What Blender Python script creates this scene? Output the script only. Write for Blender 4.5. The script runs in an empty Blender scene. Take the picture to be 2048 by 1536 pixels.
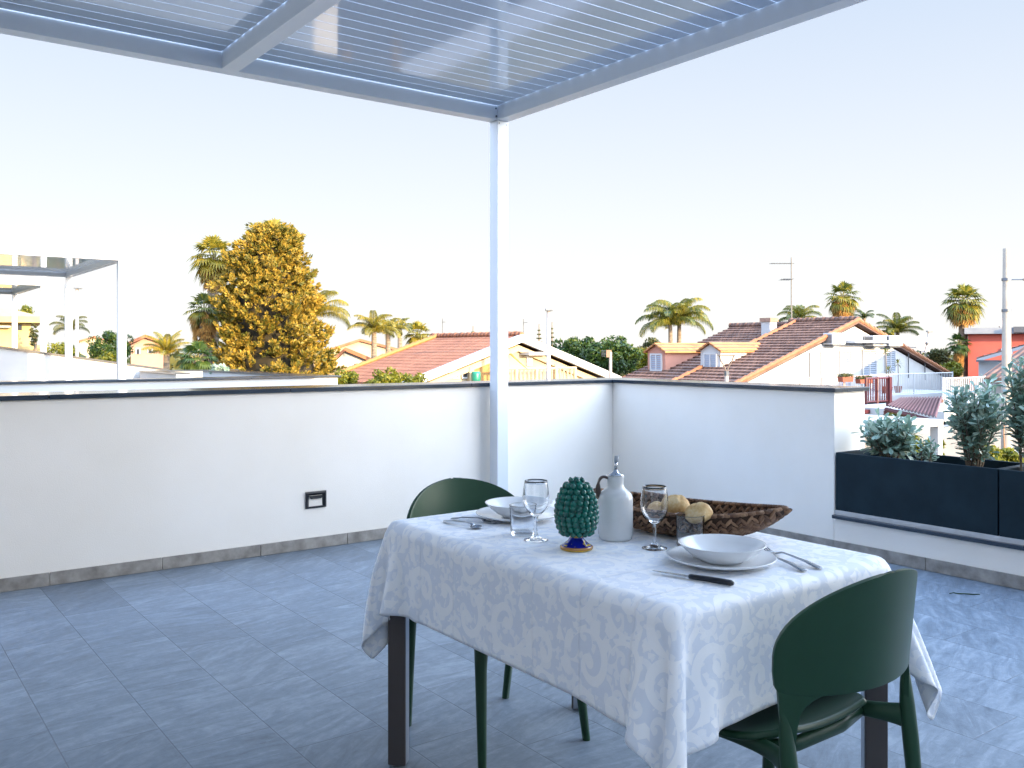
import bpy, bmesh, math, random
import numpy as np
from mathutils import Vector, Matrix, noise as mnoise

random.seed(7)
RNG = np.random.default_rng(11)
scene = bpy.context.scene
COL = scene.collection
R = math.radians
def LS(a, b, n):
    return [a+(b-a)*i/(n-1) for i in range(n)]

# ---------------------------------------------------------------- camera frame
# world: x runs along the terrace parapet, y runs away from the house end, z = 0 on the terrace floor
F_PX, Y0, YAW, EYE = 1818.17, 697.86, 0.6384, 1.279
CA, SA = math.cos(YAW), math.sin(YAW)

def at(px, py, d):
    X = (px - 1024) * d / F_PX
    return Vector((X * CA + d * SA, -X * SA + d * CA, EYE + (Y0 - py) * d / F_PX))

def at_z(px, py, z):
    return at(px, py, (z - EYE) * F_PX / (Y0 - py))

def at_x(px, py, x):
    t = (px - 1024) / F_PX
    return at(px, py, x / (t * CA + SA))

def at_y(px, py, y):
    t = (px - 1024) / F_PX
    return at(px, py, y / (CA - t * SA))

# ---------------------------------------------------------------- materials
class NT:
    def __init__(self, name):
        self.m = bpy.data.materials.new(name)
        self.m.use_nodes = True
        self.t = self.m.node_tree
        self.n = self.t.nodes
        self.b = next(x for x in self.n if x.type == 'BSDF_PRINCIPLED')
        self.out = next(x for x in self.n if x.type == 'OUTPUT_MATERIAL')
    def new(self, typ, **kw):
        x = self.n.new('ShaderNode' + typ)
        for k, v in kw.items():
            if k.startswith('i_'):
                key = k[2:]
                key = int(key) if key.isdigit() else key.replace('_', ' ')
                x.inputs[key].default_value = v
            else:
                setattr(x, k, v)
        return x
    def link(self, a, b):
        self.t.links.new(a, b)
    def math(self, op, a, b=None, c=None, clamp=False):
        x = self.n.new('ShaderNodeMath'); x.operation = op; x.use_clamp = clamp
        for i, v in enumerate((a, b, c)):
            if v is None: continue
            if isinstance(v, (int, float)): x.inputs[i].default_value = v
            else: self.link(v, x.inputs[i])
        return x.outputs[0]
    def mix(self, fac, a, b, blend='MIX'):
        x = self.n.new('ShaderNodeMix'); x.data_type = 'RGBA'; x.blend_type = blend
        for i, v in ((0, fac), (6, a), (7, b)):
            if isinstance(v, (int, float)): x.inputs[i].default_value = v
            elif isinstance(v, tuple): x.inputs[i].default_value = v if len(v) == 4 else (*v, 1)
            else: self.link(v, x.inputs[i])
        return x.outputs[2]
    def ramp(self, fac, stops):
        x = self.n.new('ShaderNodeValToRGB')
        e = x.color_ramp.elements
        while len(e) < len(stops): e.new(0.5)
        for el, (p, c) in zip(e, stops):
            el.position = p; el.color = (*c, 1) if len(c) == 3 else c
        self.link(fac, x.inputs[0])
        return x.outputs[0]
    def bump(self, h, strength=0.3, dist=0.01):
        x = self.n.new('ShaderNodeBump')
        x.inputs['Strength'].default_value = strength
        x.inputs['Distance'].default_value = dist
        self.link(h, x.inputs['Height'])
        self.link(x.outputs[0], self.b.inputs['Normal'])
        return x
    def base(self, v):
        if isinstance(v, tuple): self.b.inputs['Base Color'].default_value = (*v, 1)
        else: self.link(v, self.b.inputs['Base Color'])
    def set(self, **kw):
        for k, v in kw.items():
            self.b.inputs[k.replace('_', ' ')].default_value = v

def obj_noise(t, scale, detail=4, rough=0.55, stretch=None, coord='Object'):
    tc = t.new('TexCoord')
    src = tc.outputs[coord]
    if stretch:
        mp = t.new('Mapping'); mp.inputs['Scale'].default_value = stretch
        t.link(src, mp.inputs[0]); src = mp.outputs[0]
    n = t.new('TexNoise', i_Scale=scale, i_Detail=detail, i_Roughness=rough)
    t.link(src, n.inputs['Vector'])
    return n.outputs[0]

MATS = {}
def mat(name, col, col2=None, scale=8, rough=0.6, bump=0, bscale=60, bdist=0.004, stretch=None, detail=4, **kw):
    if name in MATS: return MATS[name]
    t = NT(name)
    if col2:
        f = obj_noise(t, scale, detail, stretch=stretch)
        t.base(t.ramp(f, [(0.32, col), (0.68, col2)]))
    else:
        t.base(col)
    t.set(Roughness=rough, **kw)
    if bump:
        t.bump(obj_noise(t, bscale, 3, stretch=stretch), bump, bdist)
    MATS[name] = t.m
    return t.m

def leaf_mat(name, stops, rough=0.5, transl=0.25, big=0.6, spec=0.3):
    """foliage: colour varies from leaf to leaf and in larger drifts"""
    if name in MATS: return MATS[name]
    t = NT(name)
    g = t.new('NewGeometry')
    f = obj_noise(t, big, 2)
    k = t.math('ADD', t.math('MULTIPLY', g.outputs['Random Per Island'], 0.55), t.math('MULTIPLY_ADD', f, 1.2, -0.38), clamp=True)
    c = t.ramp(k, stops)
    t.base(c)
    t.set(Roughness=rough)
    t.b.inputs['Specular IOR Level'].default_value = spec
    tr = t.new('BsdfTranslucent'); t.link(c, tr.inputs[0])
    mx = t.new('MixShader'); mx.inputs[0].default_value = transl
    t.link(t.b.outputs[0], mx.inputs[1]); t.link(tr.outputs[0], mx.inputs[2])
    t.link(mx.outputs[0], t.out.inputs[0])
    MATS[name] = t.m
    return t.m

# ---------------------------------------------------------------- mesh building
class MB:
    """collects shapes, then links them as ONE mesh object"""
    def __init__(self):
        self.v = []; self.f = []
    def add(self, vs, fs):
        o = len(self.v)
        self.v += [tuple(p) for p in vs]
        self.f += [tuple(i + o for i in q) for q in fs]
        return self
    def box(self, x0, x1, y0, y1, z0, z1):
        return self.add([(x0,y0,z0),(x1,y0,z0),(x1,y1,z0),(x0,y1,z0),(x0,y0,z1),(x1,y0,z1),(x1,y1,z1),(x0,y1,z1)],
                        [(0,3,2,1),(4,5,6,7),(0,1,5,4),(1,2,6,5),(2,3,7,6),(3,0,4,7)])
    def obox(self, c, ax, ay, hx, hy, z0, z1):
        """box turned about z: ax, ay unit vectors in plan"""
        vs = []
        for z in (z0, z1):
            for sx, sy in ((-1,-1),(1,-1),(1,1),(-1,1)):
                vs.append((c[0]+ax[0]*hx*sx+ay[0]*hy*sy, c[1]+ax[1]*hx*sx+ay[1]*hy*sy, z))
        return self.add(vs, [(0,3,2,1),(4,5,6,7),(0,1,5,4),(1,2,6,5),(2,3,7,6),(3,0,4,7)])
    def prism(self, poly, axis, a, b):
        """poly of 2D points extruded along axis ('x': pts are (y,z); 'y': (x,z); 'z': (x,y))"""
        def p(q, s):
            return (s, q[0], q[1]) if axis == 'x' else (q[0], s, q[1]) if axis == 'y' else (q[0], q[1], s)
        n = len(poly)
        vs = [p(q, a) for q in poly] + [p(q, b) for q in poly]
        fs = [tuple(range(n))[::-1], tuple(range(n, 2*n))] + [(i, (i+1) % n, n+(i+1) % n, n+i) for i in range(n)]
        return self.add(vs, fs)
    def tube(self, pts, rad, sides=8, cap=True, flat=None):
        pts = [Vector(p) for p in pts]
        if isinstance(rad, (int, float)): rad = [rad] * len(pts)
        o = len(self.v); n = len(pts)
        up = Vector((0, 0, 1))
        for i, p in enumerate(pts):
            d = (pts[min(i+1, n-1)] - pts[max(i-1, 0)]).normalized()
            ref = up if abs(d.dot(up)) < 0.95 else Vector((0, 1, 0))
            a = d.cross(ref).normalized(); b = a.cross(d).normalized()
            r = rad[i]
            ra, rb = (r if isinstance(r, tuple) else (r, r))
            for k in range(sides):
                t = 2 * math.pi * k / sides
                self.v.append(tuple(p + a * ra * math.cos(t) + b * rb * math.sin(t)))
        for i in range(n-1):
            for k in range(sides):
                k2 = (k+1) % sides
                self.f.append((o+i*sides+k, o+i*sides+k2, o+(i+1)*sides+k2, o+(i+1)*sides+k))
        if cap:
            self.f.append(tuple(o+k for k in range(sides))[::-1])
            self.f.append(tuple(o+(n-1)*sides+k for k in range(sides)))
        return self
    def lathe(self, prof, seg=32, c=(0, 0, 0)):
        o = len(self.v); n = len(prof)
        rings = []
        for r, z in prof:
            if r < 1e-6:
                rings.append([len(self.v)]); self.v.append((c[0], c[1], c[2]+z))
            else:
                ring = []
                for k in range(seg):
                    t = 2*math.pi*k/seg
                    ring.append(len(self.v)); self.v.append((c[0]+r*math.cos(t), c[1]+r*math.sin(t), c[2]+z))
                rings.append(ring)
        for a, b in zip(rings, rings[1:]):
            if len(a) == 1 and len(b) == 1: continue
            for k in range(seg):
                k2 = (k+1) % seg
                if len(a) == 1: self.f.append((a[0], b[k2], b[k]))
                elif len(b) == 1: self.f.append((a[k], a[k2], b[0]))
                else: self.f.append((a[k], a[k2], b[k2], b[k]))
        return self
    def sphere(self, c, r, seg=12, rings=8, squash=(1, 1, 1), M=None):
        vs = []; fs = []
        for i in range(rings+1):
            th = math.pi*i/rings
            for k in range(seg):
                ph = 2*math.pi*k/seg
                p = Vector((math.sin(th)*math.cos(ph)*squash[0], math.sin(th)*math.sin(ph)*squash[1], math.cos(th)*squash[2]))*r
                if M is not None: p = M @ p
                vs.append(p + Vector(c))
        for i in range(rings):
            for k in range(seg):
                k2 = (k+1) % seg
                fs.append((i*seg+k, (i+1)*seg+k, (i+1)*seg+k2, i*seg+k2))
        return self.add(vs, fs)
    def grid(self, rows):
        """rows of points -> quad sheet"""
        n = len(rows[0]); vs = [p for r in rows for p in r]
        return self.add(vs, [(i*n+k, i*n+k+1, (i+1)*n+k+1, (i+1)*n+k) for i in range(len(rows)-1) for k in range(n-1)])
    def build(self, name, material, parent=None, smooth=False, bevel=0, weld=False, solid=0, sub=0, shift=None):
        me = bpy.data.meshes.new(name)
        vs = self.v
        if shift is not None:
            vs = [(p[0]-shift[0], p[1]-shift[1], p[2]-shift[2]) for p in vs]
        me.from_pydata(vs, [], self.f)
        if weld:
            bm = bmesh.new(); bm.from_mesh(me)
            bmesh.ops.remove_doubles(bm, verts=bm.verts, dist=1e-5)
            bmesh.ops.recalc_face_normals(bm, faces=bm.faces)
            bm.to_mesh(me); bm.free()
        me.materials.append(material)
        if smooth:
            me.polygons.foreach_set('use_smooth', [True]*len(me.polygons))
        o = bpy.data.objects.new(name, me); COL.objects.link(o)
        if parent is not None: o.parent = parent
        if solid:
            md = o.modifiers.new('thick', 'SOLIDIFY'); md.thickness = solid; md.offset = 0
        if sub:
            md = o.modifiers.new('smooth', 'SUBSURF'); md.levels = sub; md.render_levels = sub
        if bevel:
            md = o.modifiers.new('bevel', 'BEVEL'); md.width = bevel; md.segments = 2; md.limit_method = 'ANGLE'
        return o

def np_mesh(name, V, Fq, material, parent=None, smooth=False):
    V = np.asarray(V, np.float32).reshape(-1, 3); Fq = np.asarray(Fq, np.int32)
    k = Fq.shape[1]
    me = bpy.data.meshes.new(name)
    me.vertices.add(len(V)); me.vertices.foreach_set('co', V.ravel())
    me.loops.add(Fq.size); me.loops.foreach_set('vertex_index', Fq.ravel())
    me.polygons.add(len(Fq))
    me.polygons.foreach_set('loop_start', np.arange(0, Fq.size, k, dtype=np.int32))
    me.update(calc_edges=True)
    if smooth: me.polygons.foreach_set('use_smooth', [True]*len(Fq))
    me.materials.append(material)
    o = bpy.data.objects.new(name, me); COL.objects.link(o)
    if parent is not None: o.parent = parent
    return o

def tag(o, label=None, cat=None, group=None, kind=None):
    if label: o['label'] = label
    if cat: o['category'] = cat
    if group: o['group'] = group
    if kind: o['kind'] = kind
    return o

def thing(name, label, cat, loc=(0, 0, 0), rz=0, group=None):
    o = bpy.data.objects.new(name, None); COL.objects.link(o)
    o.empty_display_size = 0.1
    o.location = loc; o.rotation_euler = (0, 0, rz)
    return tag(o, label, cat, group)

def copy_tree(o, parent=None):
    c = o.copy(); COL.objects.link(c); c.parent = parent
    for ch in list(o.children): copy_tree(ch, c)
    return c

# ---------------------------------------------------------------- the palette
M_STUCCO = mat('white_stucco', (.84,.775,.69), (.88,.82,.745), 1.7, .9, .30, 170, .004)
M_COPING = mat('slate_coping', (.012,.020,.032), (.026,.038,.055), 5, .13, .03, 40)
M_SKIRT  = mat('stone_skirting', (.19,.17,.15), (.36,.33,.295), 13, .6, .3, 60, .003, detail=8)
M_ALU    = mat('white_aluminium', (.66,.69,.73), (.69,.72,.76), 2, .4, .02, 200)
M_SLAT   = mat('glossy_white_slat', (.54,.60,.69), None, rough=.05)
M_ALU_N  = mat('dimmed_white_aluminium', (.42,.44,.47), None, rough=.3)  # neighbours' white aluminium, colour darkened to offset the over-bright daylight
M_STUCCO_N = mat('dimmed_stucco', (.40,.40,.41), (.46,.455,.45), 1.2, .9, .1, 60)  # neighbours' plaster, colour darkened so strong light does not wash it out
M_BOLT   = mat('steel_bolt', (.12,.13,.15), None, rough=.4, Metallic=1.0)
M_PLANTER= mat('anthracite_planter', (.004,.014,.021), (.008,.022,.031), 6, .7, .12, 90, .003)
MATS['anthracite_planter'].node_tree.nodes['Principled BSDF'].inputs['Specular IOR Level'].default_value = .2
M_SOIL   = mat('soil', (.03,.022,.016), (.06,.045,.03), 25, .95, .6, 30, .02)
M_RENDER = mat('cream_render', (.36,.29,.19), (.42,.34,.23), 1.2, .9, .1, 60)
M_WHITEW = mat('white_render', (.36,.36,.36), (.42,.41,.40), 1.0, .9, .12, 50)
M_BARK   = mat('bark', (.10,.07,.045), (.20,.15,.10), 12, .9, .6, 25, .02, stretch=(1,1,.3))
M_PALMT  = mat('palm_trunk', (.13,.095,.065), (.26,.20,.14), 10, .95, .7, 16, .03, stretch=(.6,.6,3))
M_METALW = mat('white_paint_metal', (.42,.42,.42), None, rough=.45)
M_GALV   = mat('galvanised_steel', (.07,.072,.076), (.10,.102,.106), 10, .5, Metallic=.3)
M_CONC   = mat('pale_concrete', (.27,.24,.21), (.34,.31,.27), 3, .85, .2, 40)
M_GLASSW = mat('window_glass', (.03,.035,.04), None, rough=.08)
M_SHUT   = mat('white_shutter', (.26,.30,.36), None, rough=.5)
M_RED    = mat('red_painted_steel', (.055,.003,.007), None, rough=.5)
M_TERRA  = mat('terracotta_pot', (.17,.045,.02), (.22,.06,.03), 20, .8)

def roof_mat(name, c1, c2, c3, row, wid):
    """clay roof: colour varies tile by tile and in drifts; rounded tiles along the course"""
    t = NT(name)
    tc = t.new('TexCoord'); sp = t.new('SeparateXYZ'); t.link(tc.outputs['Object'], sp.inputs[0])
    u = t.math('DIVIDE', sp.outputs[0], row); v = t.math('DIVIDE', sp.outputs[1], wid)
    fv = t.math('FRACT', v)
    cell = t.new('CombineXYZ'); t.link(t.math('FLOOR', u), cell.inputs[0]); t.link(t.math('FLOOR', v), cell.inputs[1])
    wn = t.new('TexWhiteNoise'); t.link(cell.outputs[0], wn.inputs['Vector'])
    n = obj_noise(t, .7, 4)
    k = t.math('ADD', t.math('MULTIPLY', wn.outputs[0], .5), t.math('MULTIPLY', n, .5))
    c = t.ramp(k, [(.2, c1), (.5, c2), (.8, c3)])
    t.base(c); t.set(Roughness=.8)
    arch = t.math('SINE', t.math('MULTIPLY', fv, math.pi))
    t.bump(arch, 1.0, .09)
    return t.m

def course_roof(mb, x0, z0, x1, z1, y0, y1, step=.34, th=.07, body=.10):
    """tiled slope from the eave (x0, z0) up to (x1, z1): every course overlaps the one below"""
    L = math.hypot(x1-x0, z1-z0); n = max(2, int(round(L/step)))
    top = []
    for i in range(n):
        q0, q1 = i/n, (i+1)/n
        top.append((x0+(x1-x0)*q0, z0+(z1-z0)*q0+body+th)); top.append((x0+(x1-x0)*q1, z0+(z1-z0)*q1+body+.012))
    o = len(mb.v)
    for (x, z) in top: mb.v.append((x, y0, z)); mb.v.append((x, y1, z))
    for i in range(len(top)-1): mb.f.append((o+2*i, o+2*i+1, o+2*i+3, o+2*i+2))
    mb.add([(x0, y0, z0), (x1, y0, z1), (x1, y1, z1), (x0, y1, z0), (x0, y0, z0+body+th), (x0, y1, z0+body+th), (x1, y0, z1+body+.012), (x1, y1, z1+body+.012)],
           [(0, 1, 2, 3), (0, 3, 5, 4), (1, 0, 4, 6), (3, 2, 7, 5)])
    return mb

M_ROOF_BROWN = roof_mat('brown_clay_tiles', (.085,.040,.027), (.145,.070,.046), (.20,.105,.070), .34, .22)
M_ROOF_ORANGE = roof_mat('orange_clay_tiles', (.25,.085,.036), (.30,.105,.046), (.35,.13,.060), .34, .22)
M_DORMER_TILE = roof_mat('pale_orange_tiles', (.26,.10,.03), (.33,.14,.045), (.38,.17,.06), .25, .2)
# ================================================================= SETTING
GZ = -3.3
g = MB(); g.add([(-900,-900,GZ),(900,-900,GZ),(900,1600,GZ),(-900,1600,GZ)], [(0,1,2,3)])
tag(g.build('ground', mat('dry_ground', (.12,.10,.055), (.20,.17,.10), .15, .95, .3, 2, .05)), kind='structure')
g = MB(); g.add([(7.6,-60,GZ+.004),(12.6,-60,GZ+.004),(12.6,160,GZ+.004),(7.6,160,GZ+.004)], [(0,1,2,3)])
tag(g.build('road', mat('asphalt', (.045,.045,.048), (.075,.073,.072), 4, .9, .2, 200, .003)), kind='structure')
for x0, x1 in ((5.9, 7.6), (12.6, 13.9)):
    g = MB().box(x0, x1, -60, 160, GZ-.2, GZ+.13)
    tag(g.build('pavement', mat('paving', (.26,.245,.23), (.36,.34,.32), 2, .9, .1, 60), bevel=.02), kind='structure')

# ---- terrace floor: stone-look planks .303 x .606, each course shifted by a third
def floor_mat():
    t = NT('terrace_tile')
    tc = t.new('TexCoord'); sp = t.new('SeparateXYZ'); t.link(tc.outputs['Object'], sp.inputs[0])
    X, Y = sp.outputs[0], sp.outputs[1]
    u = t.math('DIVIDE', t.math('SUBTRACT', X, .8702), .303)
    row = t.math('FLOOR', u)
    v = t.math('ADD', t.math('DIVIDE', Y, .606), t.math('MULTIPLY_ADD', row, .345, .124))
    fu = t.math('FRACT', u); fv = t.math('FRACT', v)
    du = t.math('MULTIPLY', t.math('SUBTRACT', .5, t.math('ABSOLUTE', t.math('SUBTRACT', fu, .5))), .303)
    dv = t.math('MULTIPLY', t.math('SUBTRACT', .5, t.math('ABSOLUTE', t.math('SUBTRACT', fv, .5))), .606)
    dd = t.math('MINIMUM', du, dv)
    grout = t.math('SUBTRACT', 1.0, t.math('DIVIDE', t.math('SUBTRACT', dd, .0012), .0018, clamp=True))
    grout = t.math('MAXIMUM', grout, 0.0)
    cell = t.new('CombineXYZ'); t.link(row, cell.inputs[0]); t.link(t.math('FLOOR', v), cell.inputs[1])
    wn = t.new('TexWhiteNoise'); t.link(cell.outputs[0], wn.inputs['Vector'])
    # slate veining: each tile shifts and turns the same streaky noise
    off = t.new('VectorMath', operation='SCALE'); t.link(wn.outputs['Color'], off.inputs[0]); off.inputs['Scale'].default_value = 40
    ad = t.new('VectorMath', operation='ADD'); t.link(tc.outputs['Object'], ad.inputs[0]); t.link(off.outputs[0], ad.inputs[1])
    rot = t.new('VectorRotate', rotation_type='Z_AXIS'); t.link(ad.outputs[0], rot.inputs['Vector'])
    t.link(t.math('MULTIPLY_ADD', wn.outputs[0], .9, -.75), rot.inputs['Angle'])
    mp = t.new('Mapping'); mp.inputs['Scale'].default_value = (2.2, 9.0, 1); t.link(rot.outputs[0], mp.inputs[0])
    n1 = t.new('TexNoise', i_Scale=2.2, i_Detail=8, i_Roughness=.68, i_Distortion=.9); t.link(mp.outputs[0], n1.inputs['Vector'])
    n2 = t.new('TexNoise', i_Scale=30., i_Detail=8, i_Roughness=.78); t.link(tc.outputs['Object'], n2.inputs['Vector'])
    n3 = t.new('TexNoise', i_Scale=1.1, i_Detail=3); t.link(ad.outputs[0], n3.inputs['Vector'])
    k = t.math('ADD', t.math('MULTIPLY', n1.outputs[0], .68), t.math('MULTIPLY', n2.outputs[0], .32))
    k = t.math('ADD', k, t.math('MULTIPLY', t.math('SUBTRACT', n3.outputs[0], .5), .25))
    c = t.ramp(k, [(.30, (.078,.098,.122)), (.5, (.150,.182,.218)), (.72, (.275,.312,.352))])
    tone = t.math('MULTIPLY_ADD', wn.outputs[0], .16, .92)
    cm = t.new('CombineXYZ')
    for i in range(3): t.link(tone, cm.inputs[i])
    c = t.mix(1.0, c, cm.outputs[0], 'MULTIPLY')
    # splashes of dried grout
    vo = t.new('TexVoronoi', i_Scale=3.1); t.link(tc.outputs['Object'], vo.inputs['Vector'])
    spot = t.math('LESS_THAN', vo.outputs['Distance'], .028)
    c = t.mix(t.math('MULTIPLY', spot, .5), c, (.55,.55,.55))
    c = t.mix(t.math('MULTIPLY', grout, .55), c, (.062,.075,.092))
    t.base(c)
    t.link(t.math('MULTIPLY_ADD', n1.outputs[0], .3, .32), t.b.inputs['Roughness'])
    h = t.math('SUBTRACT', t.math('ADD', n1.outputs[0], t.math('MULTIPLY', n2.outputs[0], .4)), t.math('MULTIPLY', grout, 1.2))
    t.bump(h, .35, .004)
    return t.m
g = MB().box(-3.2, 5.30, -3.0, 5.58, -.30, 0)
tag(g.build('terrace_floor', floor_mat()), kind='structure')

# ---- house block below the terrace and the house the terrace belongs to
WL, WR, ZC = 5.4386, 5.0517, 1.032
T = .34      # parapet thickness

def coped_wall(name, label, boxes, copings, skirts=None, m=None):
    """plastered wall with its coping and skirting; boxes in world coordinates"""
    root = thing(name, label, 'parapet wall', (boxes[0][0], boxes[0][2], 0))
    s = root.location
    b = MB()
    for q in boxes: b.box(*q)
    b.build('wall', m or M_STUCCO, root, shift=s, bevel=.006)
    def cut(q, ln, gap):
        """slabs laid end to end along the longer side"""
        i = 0 if q[1]-q[0] > q[3]-q[2] else 2
        L = q[i+1]-q[i]; n = max(1, int(round(L/ln))); out = []
        for k in range(n):
            e = list(q); e[i] = q[i]+L*k/n+(gap/2 if k else 0); e[i+1] = q[i]+L*(k+1)/n-(gap/2 if k < n-1 else 0); out.append(e)
        return out
    copings = [e for q in copings for e in ([q] if isinstance(q, MB) else cut(q, 1.3, .004))]
    skirts = [e for q in skirts or [] for e in cut(q, .606, .003)]
    for q in copings:
        if isinstance(q, MB): q.build('coping', M_COPING, root, shift=s, bevel=.003)
        else: MB().box(*q).build('coping', M_COPING, root, shift=s, bevel=.003)
    for q in skirts or []:
        MB().box(*q).build('skirting', M_SKIRT, root, shift=s, bevel=.002)
    return root
CT = .026    # coping slab
coped_wall('parapet_wall', 'long white plastered parapet with dark coping behind the white pergola post',
    [(-3.2, WR+T, WL, WL+T, 0.0, ZC-CT)],
    [(-3.2, WR-.022, WL-.022, WL+T+.022, ZC-CT, ZC)],
    [(-3.2, WR-.012, WL-.011, WL-.0005, 0.001, .072)])
cop = MB().prism([(WR-.021, 3.375), (WR+T+.022, 3.375), (WR+T+.022, WL+T+.022), (WR-.021, WL+T+.022)], 'z', ZC-CT, ZC)
coped_wall('parapet_wall', 'short white plastered parapet with dark coping ending at the planters',
    [(WR, WR+T, 3.396, WL-.001, 0.0, ZC-CT)], [cop],
    [(WR-.011, WR-.0005, 3.396, WL-.012, 0.001, .074)])
# low wall with ledge that carries the planters
lw = thing('low_wall', 'low white wall with dark stone ledge under the anthracite planters', 'low wall', (WR, 0, 0))
MB().box(WR, WR+T, -3.0, 3.394, 0, .212).build('wall', M_STUCCO, lw, shift=lw.location)
MB().box(WR-.03, WR+T+.03, -3.0, 3.394, .214, .236).build('ledge', M_COPING, lw, shift=lw.location, bevel=.003)
MB().box(WR-.0, WR+T-.02, -3.0, 3.392, .2365, .2635).build('mortar_bed', mat('pale_mortar', (.42,.41,.40), (.55,.54,.53), 8, .85, .2, 60), lw, shift=lw.location)
for k in range(11): MB().box(WR-.011, WR-.0005, max(-3.0, 3.394-.606*(k+1)+.003), 3.394-.606*k, .001, .074).build('skirting', M_SKIRT, lw, shift=lw.location, bevel=.002)

# own building: body under the terrace, upper storey at the house end, facade on the left
hb = thing('terrace_house', 'white house whose terrace this is, out of the picture behind the camera', 'house', (0, -8, GZ))
hl = hb.location
MB().box(-9.0, 5.36, -12.0, 5.75, GZ, -.305).build('lower_storey', M_WHITEW, hb, shift=hl)
MB().box(-9.0, 6.2, -12.0, -1.31, -.30, 6.6).build('upper_storey', M_STUCCO, hb, shift=hl)
MB().box(-9.0, -1.6, -1.30, 5.35, -.30, 4.9).build('side_wing', M_STUCCO, hb, shift=hl)
MB().box(-9.3, 6.4, -12.3, -1.2, 6.61, 6.8).build('roof', M_COPING, hb, shift=hl)
dr = MB().box(-1.595, -1.56, .9, 3.3, .02, 2.3).build('sliding_door', M_GLASSW, hb, shift=hl)
fr = MB()
for y in (.82, 2.06, 3.3): fr.box(-1.598, -1.535, y, y+.08, .02, 2.38)
fr.box(-1.598, -1.534, .82, 3.38, 2.3, 2.39)
fr.build('frame', M_METALW, dr, shift=hl)

# ================================================================= PERGOLA
def pergola(label, x0, x1, y0, y1, zb, group=None, mids=(), slat=True, zslat=.100, beam=.098, hb_=.23, posts=((1,1),), pitch=.1149, zfoot=0.0, ma=None):
    M_A = ma or M_ALU
    root = thing('pergola', label, 'pergola', (x1, y1, zfoot), 0, group)
    s = root.location
    b = beam; z0, z1 = zb, zb+hb_
    # beams: long ones along x butt between the cross beams
    MB().box(x1-b, x1, y0, y1, z0, z1).build('beam', M_A, root, shift=s, bevel=.002)
    MB().box(x0, x0+b, y0, y1, z0, z1).build('beam', M_A, root, shift=s, bevel=.002)
    xs = [x0+b] + list(mids) + [x1-b]
    for ya in (y0, y1-b):
        MB().box(x0+b+.001, x1-b-.001, ya, ya+b, z0+.0015, z1-.001).build('beam', M_A, root, shift=s, bevel=.002)
    for m in mids:
        MB().box(m-b/2, m+b/2, y0+b+.001, y1-b-.001, z0+.001, z1-.002).build('beam', M_A, root, shift=s, bevel=.002)
    bays = []
    e = [x0+b] + [q for m in mids for q in (m-b/2, m+b/2)] + [x1-b]
    for i in range(0, len(e), 2): bays.append((e[i], e[i+1]))
    for bi, (a, c) in enumerate(bays):
        y = y1-b-.006
        while y-pitch > y0+b:
            sl = MB()
            w = pitch-.0052
            # blade: flat underside, thin edges, hollow spine above
            zz = z0+zslat
            sl.prism([(y, zz+.001), (y-.0015, zz), (y-w+.0015, zz), (y-w, zz+.001), (y-w, zz+.0035), (y-w*.72, zz+.012), (y-w*.5, zz+.026), (y-w*.28, zz+.012), (y, zz+.0035)], 'x', a+.006, c-.006)
            sl.build('slat', M_SLAT, root, shift=s)
            y -= pitch
    for px_, py_ in posts:
        xa = x1-b if px_ else x0
        ya = y1-b if py_ else y0
        MB().box(xa+.001, xa+b-.001, ya+.001, ya+b-.001, zfoot, z0-.001).build('post', M_A, root, shift=s, bevel=.003)
        fp = MB().box(xa-.03, xa+b+.03, ya-.03, ya+b-.012, zfoot+.001, zfoot+.009)
        fp.build('base_plate', M_A, root, shift=s, bevel=.002)
    return root
pg = pergola('white louvred pergola overhead, its post standing in front of the long parapet',
        -1.5, 3.897, .35, 5.393, 2.921, mids=(1.86,), posts=((1,1), (1,0)))
s = pg.location
for (x, y, z, q) in ((3.785, 5.2935, 3.0, .007), (3.788, 5.2935, 2.945, .007), (3.815, 5.296, 2.90, .004), (3.88, 5.296, 2.895, .004)):
    MB().tube([(x, y+.001, z), (x, y-.004, z)], q, 10).build('bolt', M_BOLT, pg, shift=s)

# step light in the parapet
wl = thing('wall_light', 'small black recessed step light in the long white parapet', 'wall light', (2.466, WL, .313))
rows = []
fr = MB()
def ringbox(mb, ho, vo, hi, vi, yo, yi, dz=0):
    o = [(-ho, yo, -vo), (ho, yo, -vo), (ho, yo, vo), (-ho, yo, vo)]
    i = [(-hi, yi, -vi+dz), (hi, yi, -vi+dz), (hi, yi, vi+dz), (-hi, yi, vi+dz)]
    mb.add(o + i, [(k, (k+1) % 4, 4+(k+1) % 4, 4+k) for k in range(4)])
M_BLACKP = mat('black_plastic', (.012,.013,.016), None, rough=.35)
ringbox(fr, .070, .053, .070, .053, -.0005, -.010)
ringbox(fr, .070, .053, .060, .043, -.010, -.012)
# sloping sides run back to a small opening under a hood
o_ = [(-.060, -.012, -.043), (.060, -.012, -.043), (.060, -.012, .043), (-.060, -.012, .043)]
i_ = [(-.034, .012, -.040), (.034, .012, -.040), (.024, .016, .006), (-.024, .016, .006)]
fr.add(o_+i_, [(0, 1, 5, 4), (1, 2, 6, 5), (2, 3, 7, 6), (3, 0, 4, 7)])
fr.prism([(-.036, .006), (.036, .006), (.044, .026), (-.044, .026)], 'y', -.011, .015)
fr.build('frame', M_BLACKP, wl)
MB().add([(-.033, .0118, -.0395), (.033, .0118, -.0395), (.0238, .0155, .0055), (-.0238, .0155, .0055)], [(0, 1, 2, 3)]).build('lens', mat('frosted_lens', (.03,.045,.065), None, rough=.4), wl)

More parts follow.
